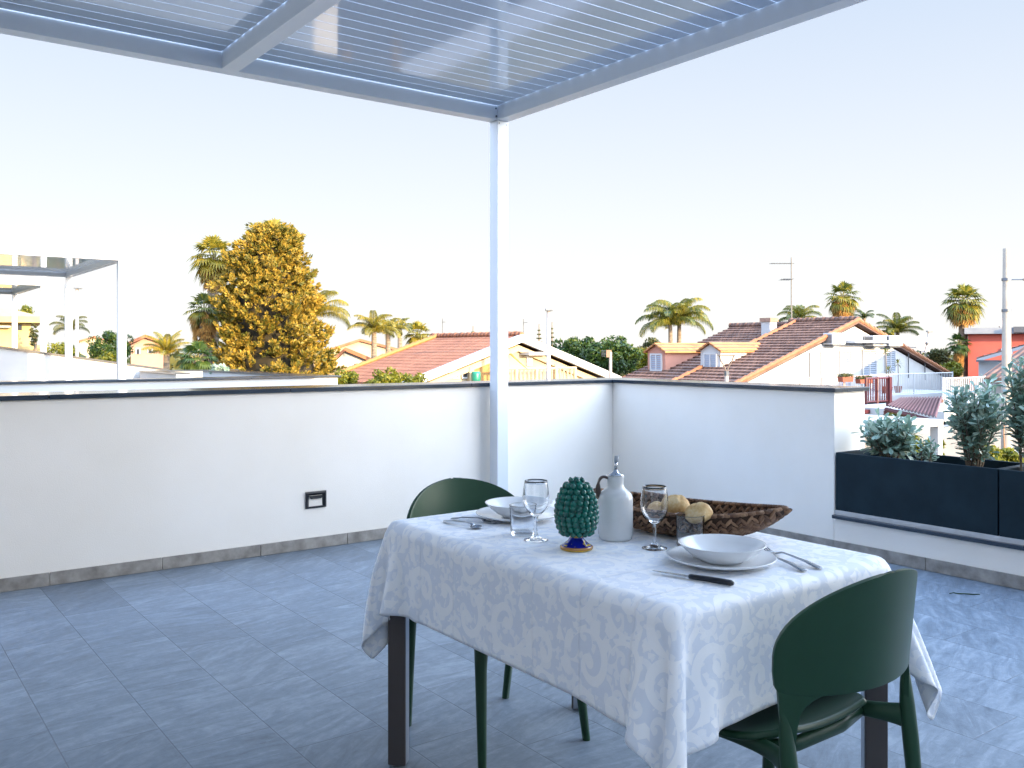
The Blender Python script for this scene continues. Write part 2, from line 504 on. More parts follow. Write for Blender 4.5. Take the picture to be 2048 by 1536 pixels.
# ================================================================= PLANTERS
def planter(label, y0, y1):
    x0, x1 = WR+.006, WR+.40
    r = thing('planter', label, 'planter', (x0, y0, .264), 0, 'anthracite planters on the low wall')
    s = r.location; t = .018
    b = MB()
    b.box(x0, x0+t, y0, y1, .264, .627); b.box(x1-t, x1, y0, y1, .264, .627)
    b.box(x0+t, x1-t, y0, y0+t, .264, .627); b.box(x0+t, x1-t, y1-t, y1, .264, .627)
    b.box(x0+t, x1-t, y0+t, y1-t, .265, .28)
    b.build('trough', M_PLANTER, r, shift=s, bevel=.003)
    so = []
    for i in range(9):
        so.append([(x0+t+(x1-x0-2*t)*j/8, y0+t+(y1-y0-2*t)*i/8, .575+.02*mnoise.noise((i*1.3, j*1.7, y0))) for j in range(9)])
    MB().grid(so).build('soil', M_SOIL, r, shift=s, smooth=True)
    return r
planter('long anthracite planter on the low wall, next to the end of the short parapet', 2.392, 3.389)
planter('anthracite planter on the low wall, cut by the right edge of the photo', 1.385, 2.384)
# ================================================================= TABLE
TX, TY, TZ = 1.758, 1.887, .742
HX, HY = .40, .605
tb = thing('dining_table', 'rectangular table with taupe metal legs under the white damask cloth', 'table', (TX, TY, 0))
M_TAUPE = mat('taupe_metal', (.085,.072,.068), (.10,.085,.080), 3, .42, Metallic=.25)
M_TRIM = mat('brushed_aluminium', (.42,.45,.5), None, rough=.35, Metallic=.8)
MB().box(-HX+.010, HX-.010, -HY+.010, HY-.010, .716, TZ-.002).build('tabletop', mat('table_board', (.12,.11,.10), None, rough=.5), tb, bevel=.012)
ap = MB()
ap.box(-HX+.05, HX-.05, -HY+.045, -HY+.065, .655, .7155); ap.box(-HX+.05, HX-.05, HY-.065, HY-.045, .655, .7155)
ap.box(-HX+.045, -HX+.065, -HY+.066, HY-.066, .655, .7155); ap.box(HX-.065, HX-.045, -HY+.066, HY-.066, .655, .7155)
ap.build('apron', M_TAUPE, tb)
for sx in (-1, 1):
    for sy in (-1, 1):
        c = (sx*.367, sy*.575)
        o_ = Vector((sx, sy)).normalized(); t_ = Vector((-o_.y, o_.x))
        lg = MB().obox(c, t_, o_, .025, .0275, .004, .66).build('leg', M_TAUPE, tb, bevel=.003)
        # pale strip let into the face that looks to the middle of the table
        st = MB().obox((c[0]-o_.x*.0277, c[1]-o_.y*.0277), t_, o_, .018, .0010, .006, .62)
        st.build('strip', M_TRIM, lg)

# ---- the cloth falls over the table: a small cloth simulation, then smoothed
def drape(nx, ny, hx, hy, over, ztop, steps=260, iters=10):
    Lx, Ly = 2*(hx+over), 2*(hy+over)
    rx = np.linspace(-Lx/2, Lx/2, nx); ry = np.linspace(-Ly/2, Ly/2, ny)
    gx, gy = np.meshgrid(rx, ry, indexing='ij')
    P = np.stack([gx, gy, np.full_like(gx, ztop)], -1)
    REST = P.copy()
    rng = np.random.default_rng(5)
    ex = np.maximum(np.abs(gx)-hx, 0); ey = np.maximum(np.abs(gy)-hy, 0)
    P[..., 2] -= 0.35*np.hypot(ex, ey)
    P += rng.normal(0, .0012, P.shape) * (np.hypot(ex, ey) > 0)[..., None]
    pin = (np.abs(gx) < hx-.02) & (np.abs(gy) < hy-.02)
    w = np.where(pin, 0.0, 1.0)
    V = np.zeros_like(P)
    cons = []
    def grp(sa, sb, stiff):
        # split alternating so that no vertex is in two constraints of a group
        cons.append((sa, sb, np.linalg.norm(REST[sa]-REST[sb], axis=-1), stiff))
    def sl(o, n, st): return slice(o, n, st)
    for o in (0, 1):
        grp((sl(o, nx-1, 2), slice(None)), (sl(o+1, nx, 2), slice(None)), 1.0)
        grp((slice(None), sl(o, ny-1, 2)), (slice(None), sl(o+1, ny, 2)), 1.0)
    for o in (0, 1):
        grp((sl(o, nx-1, 2), slice(0, ny-1)), (sl(o+1, nx, 2), slice(1, ny)), .35)
        grp((sl(o, nx-1, 2), slice(1, ny)), (sl(o+1, nx, 2), slice(0, ny-1)), .35)
    for o in range(4):
        i = np.arange(o, nx-2, 4); grp((i, slice(None)), (i+2, slice(None)), .5)
        j = np.arange(o, ny-2, 4); grp((slice(None), j), (slice(None), j+2), .5)
    dt = 1/60.
    cw = np.clip((np.abs(gx)-hx+.30)/.30, 0, 1)*np.clip((np.abs(gy)-hy+.30)/.30, 0, 1)
    flare = np.stack([np.sign(gx)*2.5*cw, np.sign(gy)*1.8*cw, 0*gx], -1)*np.where(gy > 0, .12, 1.0)[..., None]
    wind = np.stack([.25*np.sin(gy*9+.5)+.1*np.sin(gy*23), .25*np.sin(gx*8+1.)+.1*np.sin(gx*21), 0*gx], -1)
    for s in range(steps):
        V *= .965
        V[..., 2] -= 9.8*dt
        V += flare*dt
        if s < steps*.5: V += wind*dt*3*np.sign(P*np.array([1, 1, 0])+1e-9)*1.0
        Q = P + V*dt*w[..., None]
        for it in range(iters):
            for sa, sb, L, k in cons:
                d = Q[sb]-Q[sa]
                l = np.sqrt((d*d).sum(-1))+1e-9
                wa, wb = w[sa], w[sb]
                ws = wa+wb+1e-9
                c = (d*((l-L)/l*k/ws)[..., None])
                Q[sa] = Q[sa] + c*wa[..., None]
                Q[sb] = Q[sb] - c*wb[..., None]
            # table edge (rounded box)
            ax = np.abs(Q[..., 0]); ay = np.abs(Q[..., 1]); r = .010
            qx = ax-(hx-r); qy = ay-(hy-r); qz = Q[..., 2]-(ztop-r)
            ins = (qx < r) & (qy < r) & (qz < r) & (Q[..., 2] > ztop-.25)
            mx = np.maximum(qx, 0); my = np.maximum(qy, 0); mz = np.maximum(qz, 0)
            dd = np.sqrt(mx*mx+my*my+mz*mz)
            corner = ins & (dd > 1e-9) & (dd < r)
            f = np.where(corner, r/np.maximum(dd, 1e-9), 1.0)
            sx, sy = np.sign(Q[..., 0]), np.sign(Q[..., 1])
            Q[..., 0] = np.where(corner & (qx > 0), sx*((hx-r)+mx*f), Q[..., 0])
            Q[..., 1] = np.where(corner & (qy > 0), sy*((hy-r)+my*f), Q[..., 1])
            Q[..., 2] = np.where(corner & (qz > 0), (ztop-r)+mz*f, Q[..., 2])
            deep = ins & (dd <= 1e-9)
            pen = np.stack([r-qx, r-qy, r-qz], -1)
            k = pen.argmin(-1)
            Q[..., 0] = np.where(deep & (k == 0), sx*hx, Q[..., 0])
            Q[..., 1] = np.where(deep & (k == 1), sy*hy, Q[..., 1])
            Q[..., 2] = np.where(deep & (k == 2), ztop, Q[..., 2])
            Q[pin] = REST[pin]
        V = np.clip((Q-P)/dt, -1.5, 1.5)
        P = Q
    return P, REST

def cloth_mat():
    t = NT('white_damask')
    uv = t.new('UVMap'); src = uv.outputs[0]
    nz = t.new('TexNoise', i_Scale=3.2, i_Detail=2); t.link(src, nz.inputs['Vector'])
    wob = t.new('VectorMath', operation='SCALE'); wob.inputs['Scale'].default_value = .05
    sub = t.new('VectorMath', operation='SUBTRACT'); t.link(nz.outputs['Color'], sub.inputs[0]); sub.inputs[1].default_value = (.5, .5, .5)
    t.link(sub.outputs[0], wob.inputs[0])
    add = t.new('VectorMath', operation='ADD'); t.link(src, add.inputs[0]); t.link(wob.outputs[0], add.inputs[1])
    def scrolls(scale, turns, thick, rmax, seed):
        mv = t.new('VectorMath', operation='ADD'); t.link(add.outputs[0], mv.inputs[0]); mv.inputs[1].default_value = (seed, seed*1.7, 0)
        vo = t.new('TexVoronoi', i_Scale=scale, i_Randomness=.62); vo.voronoi_dimensions = '2D'
        t.link(mv.outputs[0], vo.inputs['Vector'])
        dv = t.new('VectorMath', operation='SUBTRACT'); t.link(mv.outputs[0], dv.inputs[0]); t.link(vo.outputs['Position'], dv.inputs[1])
        s = t.new('SeparateXYZ'); t.link(dv.outputs[0], s.inputs[0])
        rc = t.new('SeparateColor'); t.link(vo.outputs['Color'], rc.inputs[0])
        hand = t.math('MULTIPLY_ADD', t.math('GREATER_THAN', rc.outputs[0], .5), 2.0, -1.0)
        ang = t.math('MULTIPLY', t.math('ARCTAN2', s.outputs[1], s.outputs[0]), hand)
        r = t.math('SQRT', t.math('ADD', t.math('MULTIPLY', s.outputs[0], s.outputs[0]), t.math('MULTIPLY', s.outputs[1], s.outputs[1])))
        rn = t.math('MULTIPLY', r, scale)
        ph = t.math('ADD', t.math('ADD', ang, t.math('MULTIPLY', t.math('POWER', rn, .75), turns*6.283)), t.math('MULTIPLY', rc.outputs[1], 6.28))
        band = t.math('SINE', ph)
        # swelling line: thick at the outer turn, ending in a round bud at the centre
        th = t.math('SUBTRACT', thick, t.math('MULTIPLY', rn, .55))
        m = t.math('GREATER_THAN', band, th)
        bud = t.math('LESS_THAN', rn, .10)
        m = t.math('MAXIMUM', m, bud)
        # leaf fringe at the outside
        lf = t.math('GREATER_THAN', t.math('ADD', t.math('SINE', t.math('MULTIPLY', ang, 9)), t.math('MULTIPLY', band, .8)), .1)
        outer = t.math('GREATER_THAN', rn, rmax)
        return t.math('ADD', t.math('MULTIPLY', m, t.math('SUBTRACT', 1.0, outer)), t.math('MULTIPLY', t.math('MULTIPLY', lf, outer), t.math('LESS_THAN', rn, rmax+.17)))
    a = scrolls(7.2, 2.0, .72, .50, 0.3)
    b = scrolls(13.5, 1.3, .80, .42, 4.1)
    pat = t.math('MAXIMUM', a, t.math('MULTIPLY', b, .75), clamp=True)
    # weave softens the edge of the figure
    n2 = t.new('TexNoise', i_Scale=420., i_Detail=2); t.link(src, n2.inputs['Vector'])
    pat = t.math('MULTIPLY', pat, t.math('MULTIPLY_ADD', n2.outputs[0], .5, .75), clamp=True)
    t.base(t.mix(pat, (.765,.81,.88), (.92,.935,.95)))
    t.link(t.math('MULTIPLY_ADD', pat, -.28, .80), t.b.inputs['Roughness'])
    t.set(Sheen_Weight=.15)
    # ironed creases across the cloth and one along it, and the hem
    sp = t.new('SeparateXYZ'); t.link(src, sp.inputs[0])
    def crease(co, period, off):
        q = t.math('FRACT', t.math('DIVIDE', t.math('ADD', co, off), period))
        d = t.math('MULTIPLY', t.math('ABSOLUTE', t.math('SUBTRACT', q, .5)), period)
        return t.math('SUBTRACT', 1.0, t.math('DIVIDE', d, .004, clamp=True))
    cr = t.math('MULTIPLY', t.math('MULTIPLY', crease(sp.outputs[1], .176, .06), t.math('LESS_THAN', t.math('ABSOLUTE', sp.outputs[1]), HY-.03)), 2.0)
    hemd = t.math('MINIMUM', t.math('SUBTRACT', HX+.242, t.math('ABSOLUTE', sp.outputs[0])), t.math('SUBTRACT', HY+.242, t.math('ABSOLUTE', sp.outputs[1])))
    hem = t.math('LESS_THAN', hemd, .022)
    n3 = t.new('TexNoise', i_Scale=900., i_Detail=1); t.link(src, n3.inputs['Vector'])
    n4 = t.new('TexNoise', i_Scale=14., i_Detail=4, i_Roughness=.6); t.link(src, n4.inputs['Vector'])
    h = t.math('ADD', t.math('ADD', t.math('MULTIPLY', cr, .9), t.math('MULTIPLY', hem, .35)), t.math('ADD', t.math('MULTIPLY', n3.outputs[0], .06), t.math('ADD', t.math('MULTIPLY', pat, .12), t.math('MULTIPLY', n4.outputs[0], .9))))
    t.bump(h, .5, .0035)
    return t.m

def tablecloth():
    nx, ny = 66, 86
    P, RST = drape(nx, ny, HX+.006, HY+.006, .238, TZ+.0075)
    me = bpy.data.meshes.new('tablecloth')
    idx = np.arange(nx*ny).reshape(nx, ny)
    Fq = np.stack([idx[:-1, :-1], idx[1:, :-1], idx[1:, 1:], idx[:-1, 1:]], -1).reshape(-1, 4)
    o = np_mesh('tablecloth', P.reshape(-1, 3)+np.array([0, 0, 0]), Fq, cloth_mat(), None, True)
    uvl = o.data.uv_layers.new(name='UVMap')
    li = np.empty(len(o.data.loops), np.int32); o.data.loops.foreach_get('vertex_index', li)
    uvl.data.foreach_set('uv', RST.reshape(-1, 3)[li][:, :2].astype(np.float32).ravel())
    o.location = (TX, TY, 0)
    md = o.modifiers.new('smooth', 'SUBSURF'); md.levels = md.render_levels = 1
    md = o.modifiers.new('thick', 'SOLIDIFY'); md.thickness = .0012; md.offset = 1
    tag(o, 'white damask cloth with scroll pattern hanging over the table edges', 'tablecloth')
    return o
tablecloth()
ZT = TZ + .0088

# ================================================================= CHAIRS
M_CHAIR = mat('green_polypropylene', (.011,.048,.022), (.014,.055,.026), 3, .42, .05, 400, .001)
M_CHAIR.node_tree.nodes['Principled BSDF'].inputs['Specular IOR Level'].default_value = .35

def make_chair(label):
    """local: y forward, rear feet on y = 0"""
    r = thing('chair', label, 'chair', (0, 0, 0), 0, 'green plastic chairs at the table')
    # backrest shell: wide disc strongly curved round the sitter
    def hw(z):
        if z > .66:
            q = min(1, (z-.66)/.157)
            return .25*max(0.0, 1-q**2.2)**.5
        q = (.66-z)/.085
        return .25-.012*q**2
    def backpt(x, z):
        return (x, -.001 - .10*(z-.45) + 1.5*x*x, z)
    rows = []
    n = 29
    zs = [.577, .582, .60, .63] + list(.66+.157*np.sin(np.linspace(0, math.pi/2*.985, 16)))
    for i, z in enumerate(zs):
        h = hw(z); row = []
        for k in range(n):
            s = -1+2*k/(n-1)
            zz = z + (.014*abs(s)**8 if i == 0 else .010*abs(s)**8 if i == 1 else 0)
            row.append(backpt(h*s, zz))
        rows.append(row)
    bm_ = MB().grid(rows)
    for sx in (-1, 1):
        tg = []
        for z, xi, xo in ((.590, .152, .2375), (.577, .158, .2365), (.568, .176, .236), (.556, .190, .235), (.540, .199, .234), (.515, .2030, .2335), (.485, .2065, .2335), (.450, .2110, .2300)):
            q_ = min(1, max(0, (.592-z)/.13))
            tg.append([(sx*(xi+(xo-xi)*k/6), backpt(xi+(xo-xi)*k/6, z)[1]*(1-.10*q_)-.004*q_+.0012*(1-q_), z) for k in range(7)][::sx])
        bm_.grid(tg)
    bk = bm_.build('backrest', M_CHAIR, r, smooth=True, weld=True)
    md = bk.modifiers.new('thick', 'SOLIDIFY'); md.thickness = .011; md.offset = 0
    md = bk.modifiers.new('bevel', 'BEVEL'); md.width = .004; md.segments = 2
    # seat: dished rounded shell
    rows = []
    for i in range(17):
        q = i/16
        row = []
        for k in range(23):
            s = -1+2*k/22
            y = .112+.42*q
            w = .215
            if q < .30: w *= math.sqrt(max(.02, 1-((.30-q)/.30)**2*.62))
            if q > .8: w *= math.sqrt(max(0, 1-((q-.8)/.2)**2*.28))
            x = w*s
            z = .456 + .014*abs(s)**2.2 - .020*math.sin(math.pi*min(1, q*1.1)) - (.035*((q-.85)/.15)**2 if q > .85 else 0) + .012*(1-min(1, q/.2))**2
            row.append((x, y, z))
        rows.append(row)
    st = MB().grid(rows).build('seat', M_CHAIR, r, smooth=True)
    md = st.modifiers.new('thick', 'SOLIDIFY'); md.thickness = .016; md.offset = -1
    md = st.modifiers.new('bevel', 'BEVEL'); md.width = .005; md.segments = 2
    for sx in (-1, 1):
        # rear leg: grows out of the rim of the backrest and sweeps down to the floor
        path = [(sx*.226, .066, .575), (sx*.223, .064, .545), (sx*.221, .061, .51), (sx*.2205, .057, .46), (sx*.219, .047, .38), (sx*.215, .030, .24), (sx*.206, 0, .001)]
        rr = [(.004,.002), (.013,.006), (.0165,.011), (.0190,.0165), (.0185,.0180), (.0165,.016), (.0135,.0135)]
        MB().tube(path+[(path[-1][0], path[-1][1], 0)], rr+[rr[-1]], 14).build('leg', M_CHAIR, r, smooth=True)
        path = [(sx*.165, .395, .432), (sx*.178, .40, .40), (sx*.188, .412, .30), (sx*.198, .43, .15), (sx*.207, .447, .001)]
        rr = [(.030,.024), (.025,.022), (.019,.018), (.016,.0155), (.013,.013)]
        MB().tube(path+[(path[-1][0], path[-1][1], 0)], rr+[rr[-1]], 14).build('leg', M_CHAIR, r, smooth=True)
        # arm joining the rear leg to the seat and the rail under it
        path = [(sx*.226, .052, .432), (sx*.212, .075, .436), (sx*.190, .11, .437), (sx*.172, .17, .432), (sx*.165, .30, .424), (sx*.172, .41, .416)]
        MB().tube(path, [(.016,.034), (.012,.026), (.012,.021), (.012,.018), (.011,.016), (.014,.02)], 12).build('rail', M_CHAIR, r, smooth=True, sub=1)
    ub = MB().tube([(-.172, .15, .428), (-.08, .135, .422), (.08, .135, .422), (.172, .15, .428)], [(.013,.017)]*4, 10)
    ub.build('cross_rail', M_CHAIR, r, smooth=True)
    return r
ch = make_chair('dark green plastic chair at the near end of the table, back to the camera')
ch.location = (1.758, 1.082, 0); ch.rotation_euler.z = 0
c2 = copy_tree(ch)
c2['label'] = 'green plastic chair at the far end of the table, facing the camera'
c2.location = (1.762, 2.692, 0); c2.rotation_euler.z = math.pi

# ================================================================= TABLEWARE
def glass_mat(name, col, rough=0.0):
    t = NT(name)
    t.base(col); t.set(Roughness=rough, IOR=1.45, Transmission_Weight=1.0)
    return t.m
M_GLASS = glass_mat('clear_glass', (.97,.985,1.0))
M_CHINA = mat('white_porcelain', (.80,.815,.83), None, rough=.12)

def table_pt(px, py):
    p = at_z(px, py, ZT); return (p.x, p.y, ZT)

def wine_glass(label, loc):
    r = thing('wine_glass', label, 'wine glass', loc, 0, 'wine glasses on the table')
    o = [(.0, .0004), (.0325, .0004), (.0338, .0015), (.0325, .003), (.020, .0058), (.009, .0105), (.0052, .018), (.0043, .032), (.0043, .052), (.0060, .063), (.013, .0705), (.0225, .079), (.031, .091), (.0355, .105), (.0368, .119), (.0355, .137), (.0325, .158), (.0313, .165)]
    i = [(.0308, .1652), (.0319, .158), (.0345, .137), (.0357, .119), (.0343, .105), (.0298, .092), (.021, .0808), (.011, .0735), (.0, .0715)]
    MB().lathe(o[:10]+[(.0, .066)], 40).build('stem', M_GLASS, r, smooth=True)
    b = [(.0, .0655), (.0062, .0648)] + o[10:] + i
    MB().lathe(b, 48).build('bowl', M_GLASS, r, smooth=True)
    return r
wg = wine_glass('stemmed wine glass left of the green pine cone', table_pt(1072, 1080.5))
w2 = copy_tree(wg); w2['label'] = 'stemmed wine glass in front of the bread basket'; w2.location = table_pt(1309, 1097)

def tumbler(label, loc):
    r = thing('tumbler', label, 'tumbler', loc, 0, 'water tumblers on the table')
    p = [(.0, .0005), (.033, .0005), (.0345, .002), (.0355, .012), (.0388, .083), (.0392, .0845), (.0382, .0848), (.0374, .083), (.0338, .014), (.0322, .0095), (.0, .0085)]
    MB().lathe(p, 48).build('body', M_GLASS, r, smooth=True)
    return r
tu = tumbler('straight clear tumbler in front of the far plates', table_pt(1046, 1069))
t2 = copy_tree(tu); t2['label'] = 'clear tumbler between the bread basket and the near plates'; t2.location = table_pt(1380, 1092)

def plates(center, where):
    x, y = center
    p = [(.0, .004), (.075, .004), (.079, .0005), (.083, .0005), (.086, .004), (.105, .0085), (.128, .0155), (.1325, .0185), (.1335, .0205), (.132, .0215), (.126, .0185), (.104, .0118), (.084, .0075), (.0, .0072)]
    o = MB().lathe(p, 72).build('dinner_plate', M_CHINA, None, smooth=True); o.location = (x, y, ZT)
    tag(o, 'flat white dinner plate under the white bowl at the %s end of the table' % where, 'plate', 'white dinner plates')
    q = [(.0, .004), (.045, .004), (.048, .0005), (.052, .0005), (.055, .004), (.070, .011), (.090, .026), (.1035, .0405), (.1065, .0425), (.1062, .044), (.102, .0432), (.088, .029), (.068, .0145), (.052, .009), (.0, .0082)]
    b = MB().lathe(q, 72).build('bowl', M_CHINA, None, smooth=True); b.location = (x+.002, y-.001, ZT+.0076)
    tag(b, 'shallow white bowl on the dinner plate at the %s end of the table' % where, 'bowl', 'white soup bowls')
pc = at_z(1442, 1127, ZT); plates((pc.x, pc.y), 'near')
pc = at_z(1037, 1037, ZT); plates((pc.x, pc.y), 'far')

# ---- ceramic pine cone
def pine_cone(loc):
    r = thing('ceramic_pine_cone', 'glossy green ceramic pine cone on a blue and yellow foot', 'ornament', loc)
    t = NT('green_majolica'); n = obj_noise(t, 60, 3)
    t.base(t.ramp(n, [(.35, (.002,.075,.058)), (.65, (.004,.15,.112))])); t.set(Roughness=.10, IOR=1.5)
    zc, hz = .114, .078
    def rad(z):
        q = (z-.096)/(.070 if z < .096 else .092)
        return .0545*max(0, 1-abs(q)**(2.0 if z > .096 else 2.4))**(.5 if z < .096 else .62)
    core = [(.0, .0405)] + [(max(.016, rad(z)*.93), z) for z in np.linspace(.042, .182, 18)] + [(0, .187)]
    b = MB().lathe(core, 36)
    rows_ = 11
    for i in range(rows_):
        z = .047+.134*i/(rows_-1)
        rr = rad(z)
        n_ = max(5, int(round(2*math.pi*rr/.0175)))
        slope = (rad(z+.002)-rad(z-.002))/.004
        for k in range(n_):
            a = 2*math.pi*(k+.5*(i % 2))/n_
            nrm = Vector((math.cos(a), math.sin(a), -slope)).normalized()
            c = Vector((rr*.93*math.cos(a), rr*.93*math.sin(a), z))
            s_ = .0092 if rr > .02 else .007
            # teardrop scale: fat lobe with a small curled tip above
            up = (Vector((0, 0, 1))-nrm*nrm.z)
            if up.length < .2: up = Vector((math.cos(a), math.sin(a), 0))
            up.normalize(); sd = nrm.cross(up)
            M = Matrix((sd, up, nrm)).transposed()
            b.sphere(c+nrm*.0016, s_, 10, 7, (.92, 1.0, .80), M)
            b.sphere(c+nrm*.0062+up*.0018, s_*.42, 8, 6, (1, .9, .9), M)
    b.sphere((0, 0, .184), .010, 12, 8, (1, 1, .7))
    b.build('cone', t.m, r, smooth=True)
    # foot
    t = NT('blue_majolica')
    tc = t.new('TexCoord'); sp = t.new('SeparateXYZ'); t.link(tc.outputs['Object'], sp.inputs[0])
    z = sp.outputs[2]
    vo = t.new('TexVoronoi', i_Scale=46., i_Randomness=.9); vo.feature = 'DISTANCE_TO_EDGE'; t.link(tc.outputs['Object'], vo.inputs['Vector'])
    nz = t.new('TexNoise', i_Scale=42., i_Detail=2, i_Distortion=1.6); t.link(tc.outputs['Object'], nz.inputs['Vector'])
    fig = t.math('MULTIPLY', t.math('GREATER_THAN', nz.outputs[0], .575), t.math('LESS_THAN', t.math('ABSOLUTE', t.math('SUBTRACT', z, .0195)), .0065))
    c = t.mix(fig, (.006,.012,.26), (.55,.38,.03))
    c = t.mix(t.math('LESS_THAN', z, .0112), c, (.42,.20,.045))
    c = t.mix(t.math('LESS_THAN', z, .0042), c, (.62,.42,.05))
    c = t.mix(t.math('GREATER_THAN', z, .033), c, (.55,.30,.03))
    c = t.mix(t.math('GREATER_THAN', z, .0362), c, (.70,.50,.04))
    t.base(c); t.set(Roughness=.08, IOR=1.6)
    p = [(0, .0005), (.038, .0005), (.0425, .002), (.0438, .006), (.043, .010), (.040, .0115), (.035, .0145), (.026, .021), (.020, .028), (.0175, .034), (.0180, .038), (.0175, .043), (.0, .044)]
    MB().lathe(p, 48).build('foot', t.m, r, smooth=True)
pine_cone(table_pt(1153, 1098.5))

# ---- oil bottle
def oil_bottle(loc):
    r = thing('oil_bottle', 'white stoneware oil bottle with brown handle and steel pourer', 'oil bottle', loc, R(-30))
    M_STONE = mat('glazed_stoneware', (.62,.635,.64), (.68,.69,.69), 5, .16)
    p = [(0, .001), (.042, .001), (.0455, .003), (.0462, .010), (.0482, .015), (.0484, .060), (.0482, .108), (.0472, .118), (.0440, .1265), (.0375, .1335), (.0300, .1390), (.0250, .1440), (.0228, .1500), (.0224, .166), (.0234, .171), (.0236, .1745), (.0222, .176), (.0, .176)]
    MB().lathe(p, 56).build('body', M_STONE, r, smooth=True)
    M_BROWNG = mat('brown_glaze', (.055,.035,.028), (.085,.055,.042), 40, .3)
    # handle: a flat loop on the side away from the basket
    pts = [(-.020, 0, .168), (-.030, 0, .1745), (-.0405, 0, .173), (-.0475, 0, .163), (-.0495, 0, .149), (-.0495, 0, .136), (-.0480, 0, .122), (-.0445, 0, .113)]
    MB().tube(pts, [(.0085,.0045), (.008,.0045), (.008,.0047), (.008,.0047), (.0078,.0047), (.0078,.0047), (.0082,.005), (.009,.005)], 12).build('handle', M_BROWNG, r, smooth=True, sub=1)
    M_CHROME = mat('polished_steel', (.55,.57,.6), None, rough=.12, Metallic=1.0)
    q = [(0, .1762), (.0225, .1762), (.0236, .1775), (.0225, .1797), (.013, .182), (.0075, .187), (.0055, .193), (.0, .194)]
    po = MB().lathe(q, 32).build('pourer', M_CHROME, r, smooth=True)
    MB().tube([(0, 0, .190), (.0005, 0, .204), (.002, 0, .214)], [.0048, .0044, .0052], 16).build('spout', M_CHROME, po, smooth=True)
    MB().tube([(.002, 0, .2145), (.003, 0, .222), (.0035, 0, .231)], [.0062, .0068, .0060], 16).build('cap', mat('grey_plastic_cap', (.34,.38,.43), None, rough=.35), po, smooth=True)
    m = MB()                                      # small dark speckle mark on the glaze
    for a, z, w in ((.42, .099, .0013), (.50, .1005, .002), (.55, .0985, .0014)):
        m.sphere((.0483*math.cos(a), .0483*math.sin(a), z), w, 8, 6, (.6, 1, .8))
    m.build('speck', mat('dark_speck', (.03,.03,.035), None), r)
ob = table_pt(1231, 1078)
oil_bottle(ob)

# ---- woven boat-shaped basket with rolls
def basket():
    a = at_z(1190, 990, ZT+.083); b_ = at_z(1572, 1028, ZT+.083)
    c = (a+b_)/2; L = (b_-a).length/2; ang = math.atan2(b_.y-a.y, b_.x-a.x)
    r = thing('bread_basket', 'brown woven boat-shaped bread basket with pointed ends', 'basket', (c.x, c.y, ZT), ang)
    W = .128
    def surf(t, s):
        """t along -1..1, s across -1..1"""
        w = W*max(0, 1-abs(t)**2.1)**.75
        rim = .070+.026*abs(t)**2.2
        keel = .004+.085*abs(t)**3.2
        y = w*math.sin(s*math.pi/2)
        z = rim-(rim-keel)*max(0.0, math.cos(s*math.pi/2))**.62
        return Vector((L*t, y, z))
    M_W = NT('water_hyacinth'); g_ = M_W.new('NewGeometry')
    n = obj_noise(M_W, 150, 3, stretch=(1, 1, 1))
    k = M_W.math('ADD', M_W.math('MULTIPLY', g_.outputs['Random Per Island'], .65), M_W.math('MULTIPLY', n, .35))
    M_W.base(M_W.ramp(k, [(.15, (.07,.034,.019)), (.5, (.18,.095,.052)), (.85, (.33,.195,.11))])); M_W.set(Roughness=.7)
    M_W.bump(obj_noise(M_W, 500, 2), .4, .002)
    rows = [[surf(-.985+1.97*i/40, -1+2*k/18)*1.0 for k in range(19)] for i in range(41)]
    sh = MB().grid(rows).build('shell', mat('dark_weave', (.028,.015,.009), (.05,.026,.015), 60, .9), r, smooth=True)
    md = sh.modifiers.new('thick', 'SOLIDIFY'); md.thickness = .005; md.offset = 0
    m = MB()
    rng = random.Random(3)
    def strand(p, tdir, nrm, ln, wd, thk):
        sd = nrm.cross(tdir).normalized(); tdir = sd.cross(nrm).normalized()
        M = Matrix((tdir, sd, nrm)).transposed()
        m.sphere(p, 1.0, 8, 6, (ln, wd, thk), M)
    nT = 46
    for side in (1, -1):
        for i in range(nT):
            t = -.97+1.94*(i+.5)/nT
            e = 1e-3
            acr = 14
            for k in range(acr):
                s = -1+2*(k+.5+.3*(i % 2))/acr
                if abs(s) > .99: continue
                p = surf(t, s)
                du = (surf(min(.999, t+e), s)-surf(t-e, s)).normalized(); dv = (surf(t, s+e)-surf(t, s-e))
                if dv.length < 1e-6: continue
                dv.normalize()
                nr = du.cross(dv)
                if nr.length < 1e-6: continue
                nr.normalize()
                wloc = W*max(0, 1-abs(t)**2.1)**.75
                if wloc < .03 and k % 3: continue
                sg = 1 if (i % 2) else -1
                tdir = (du*.8+dv*sg*(.75+.2*rng.random())).normalized()
                strand(p+nr*(.0035*side), tdir, nr*side, .0135*(.85+.3*rng.random()), .0052*(.8+.3*rng.random()), .0042)
    for s in (-1, 1):                            # plaited rim
        for i in range(64):
            t = -.99+1.98*i/63
            p = surf(t, s); q = surf(min(.999, t+.01), s); du = (q-p).normalized()
            nr = Vector((0, 0, 1)); tdir = (du+Vector((0, s*(.55 if i % 2 else -.55), .1))).normalized()
            strand(p+Vector((0, 0, .003)), tdir, nr, .0125, .0062, .0058)
    for e in (-1, 1):
        for k in range(6):
            strand(surf(.985*e, 0)+Vector((e*(.002*k), .003*(k % 2), .002*k-.002)), Vector((1, .4*(-1)**k, .3*e)), Vector((0, 1, 0)), .012, .006, .006)
    m.build('weave', M_W.m, r, smooth=True)
    return c, ang
bc, bang = basket()

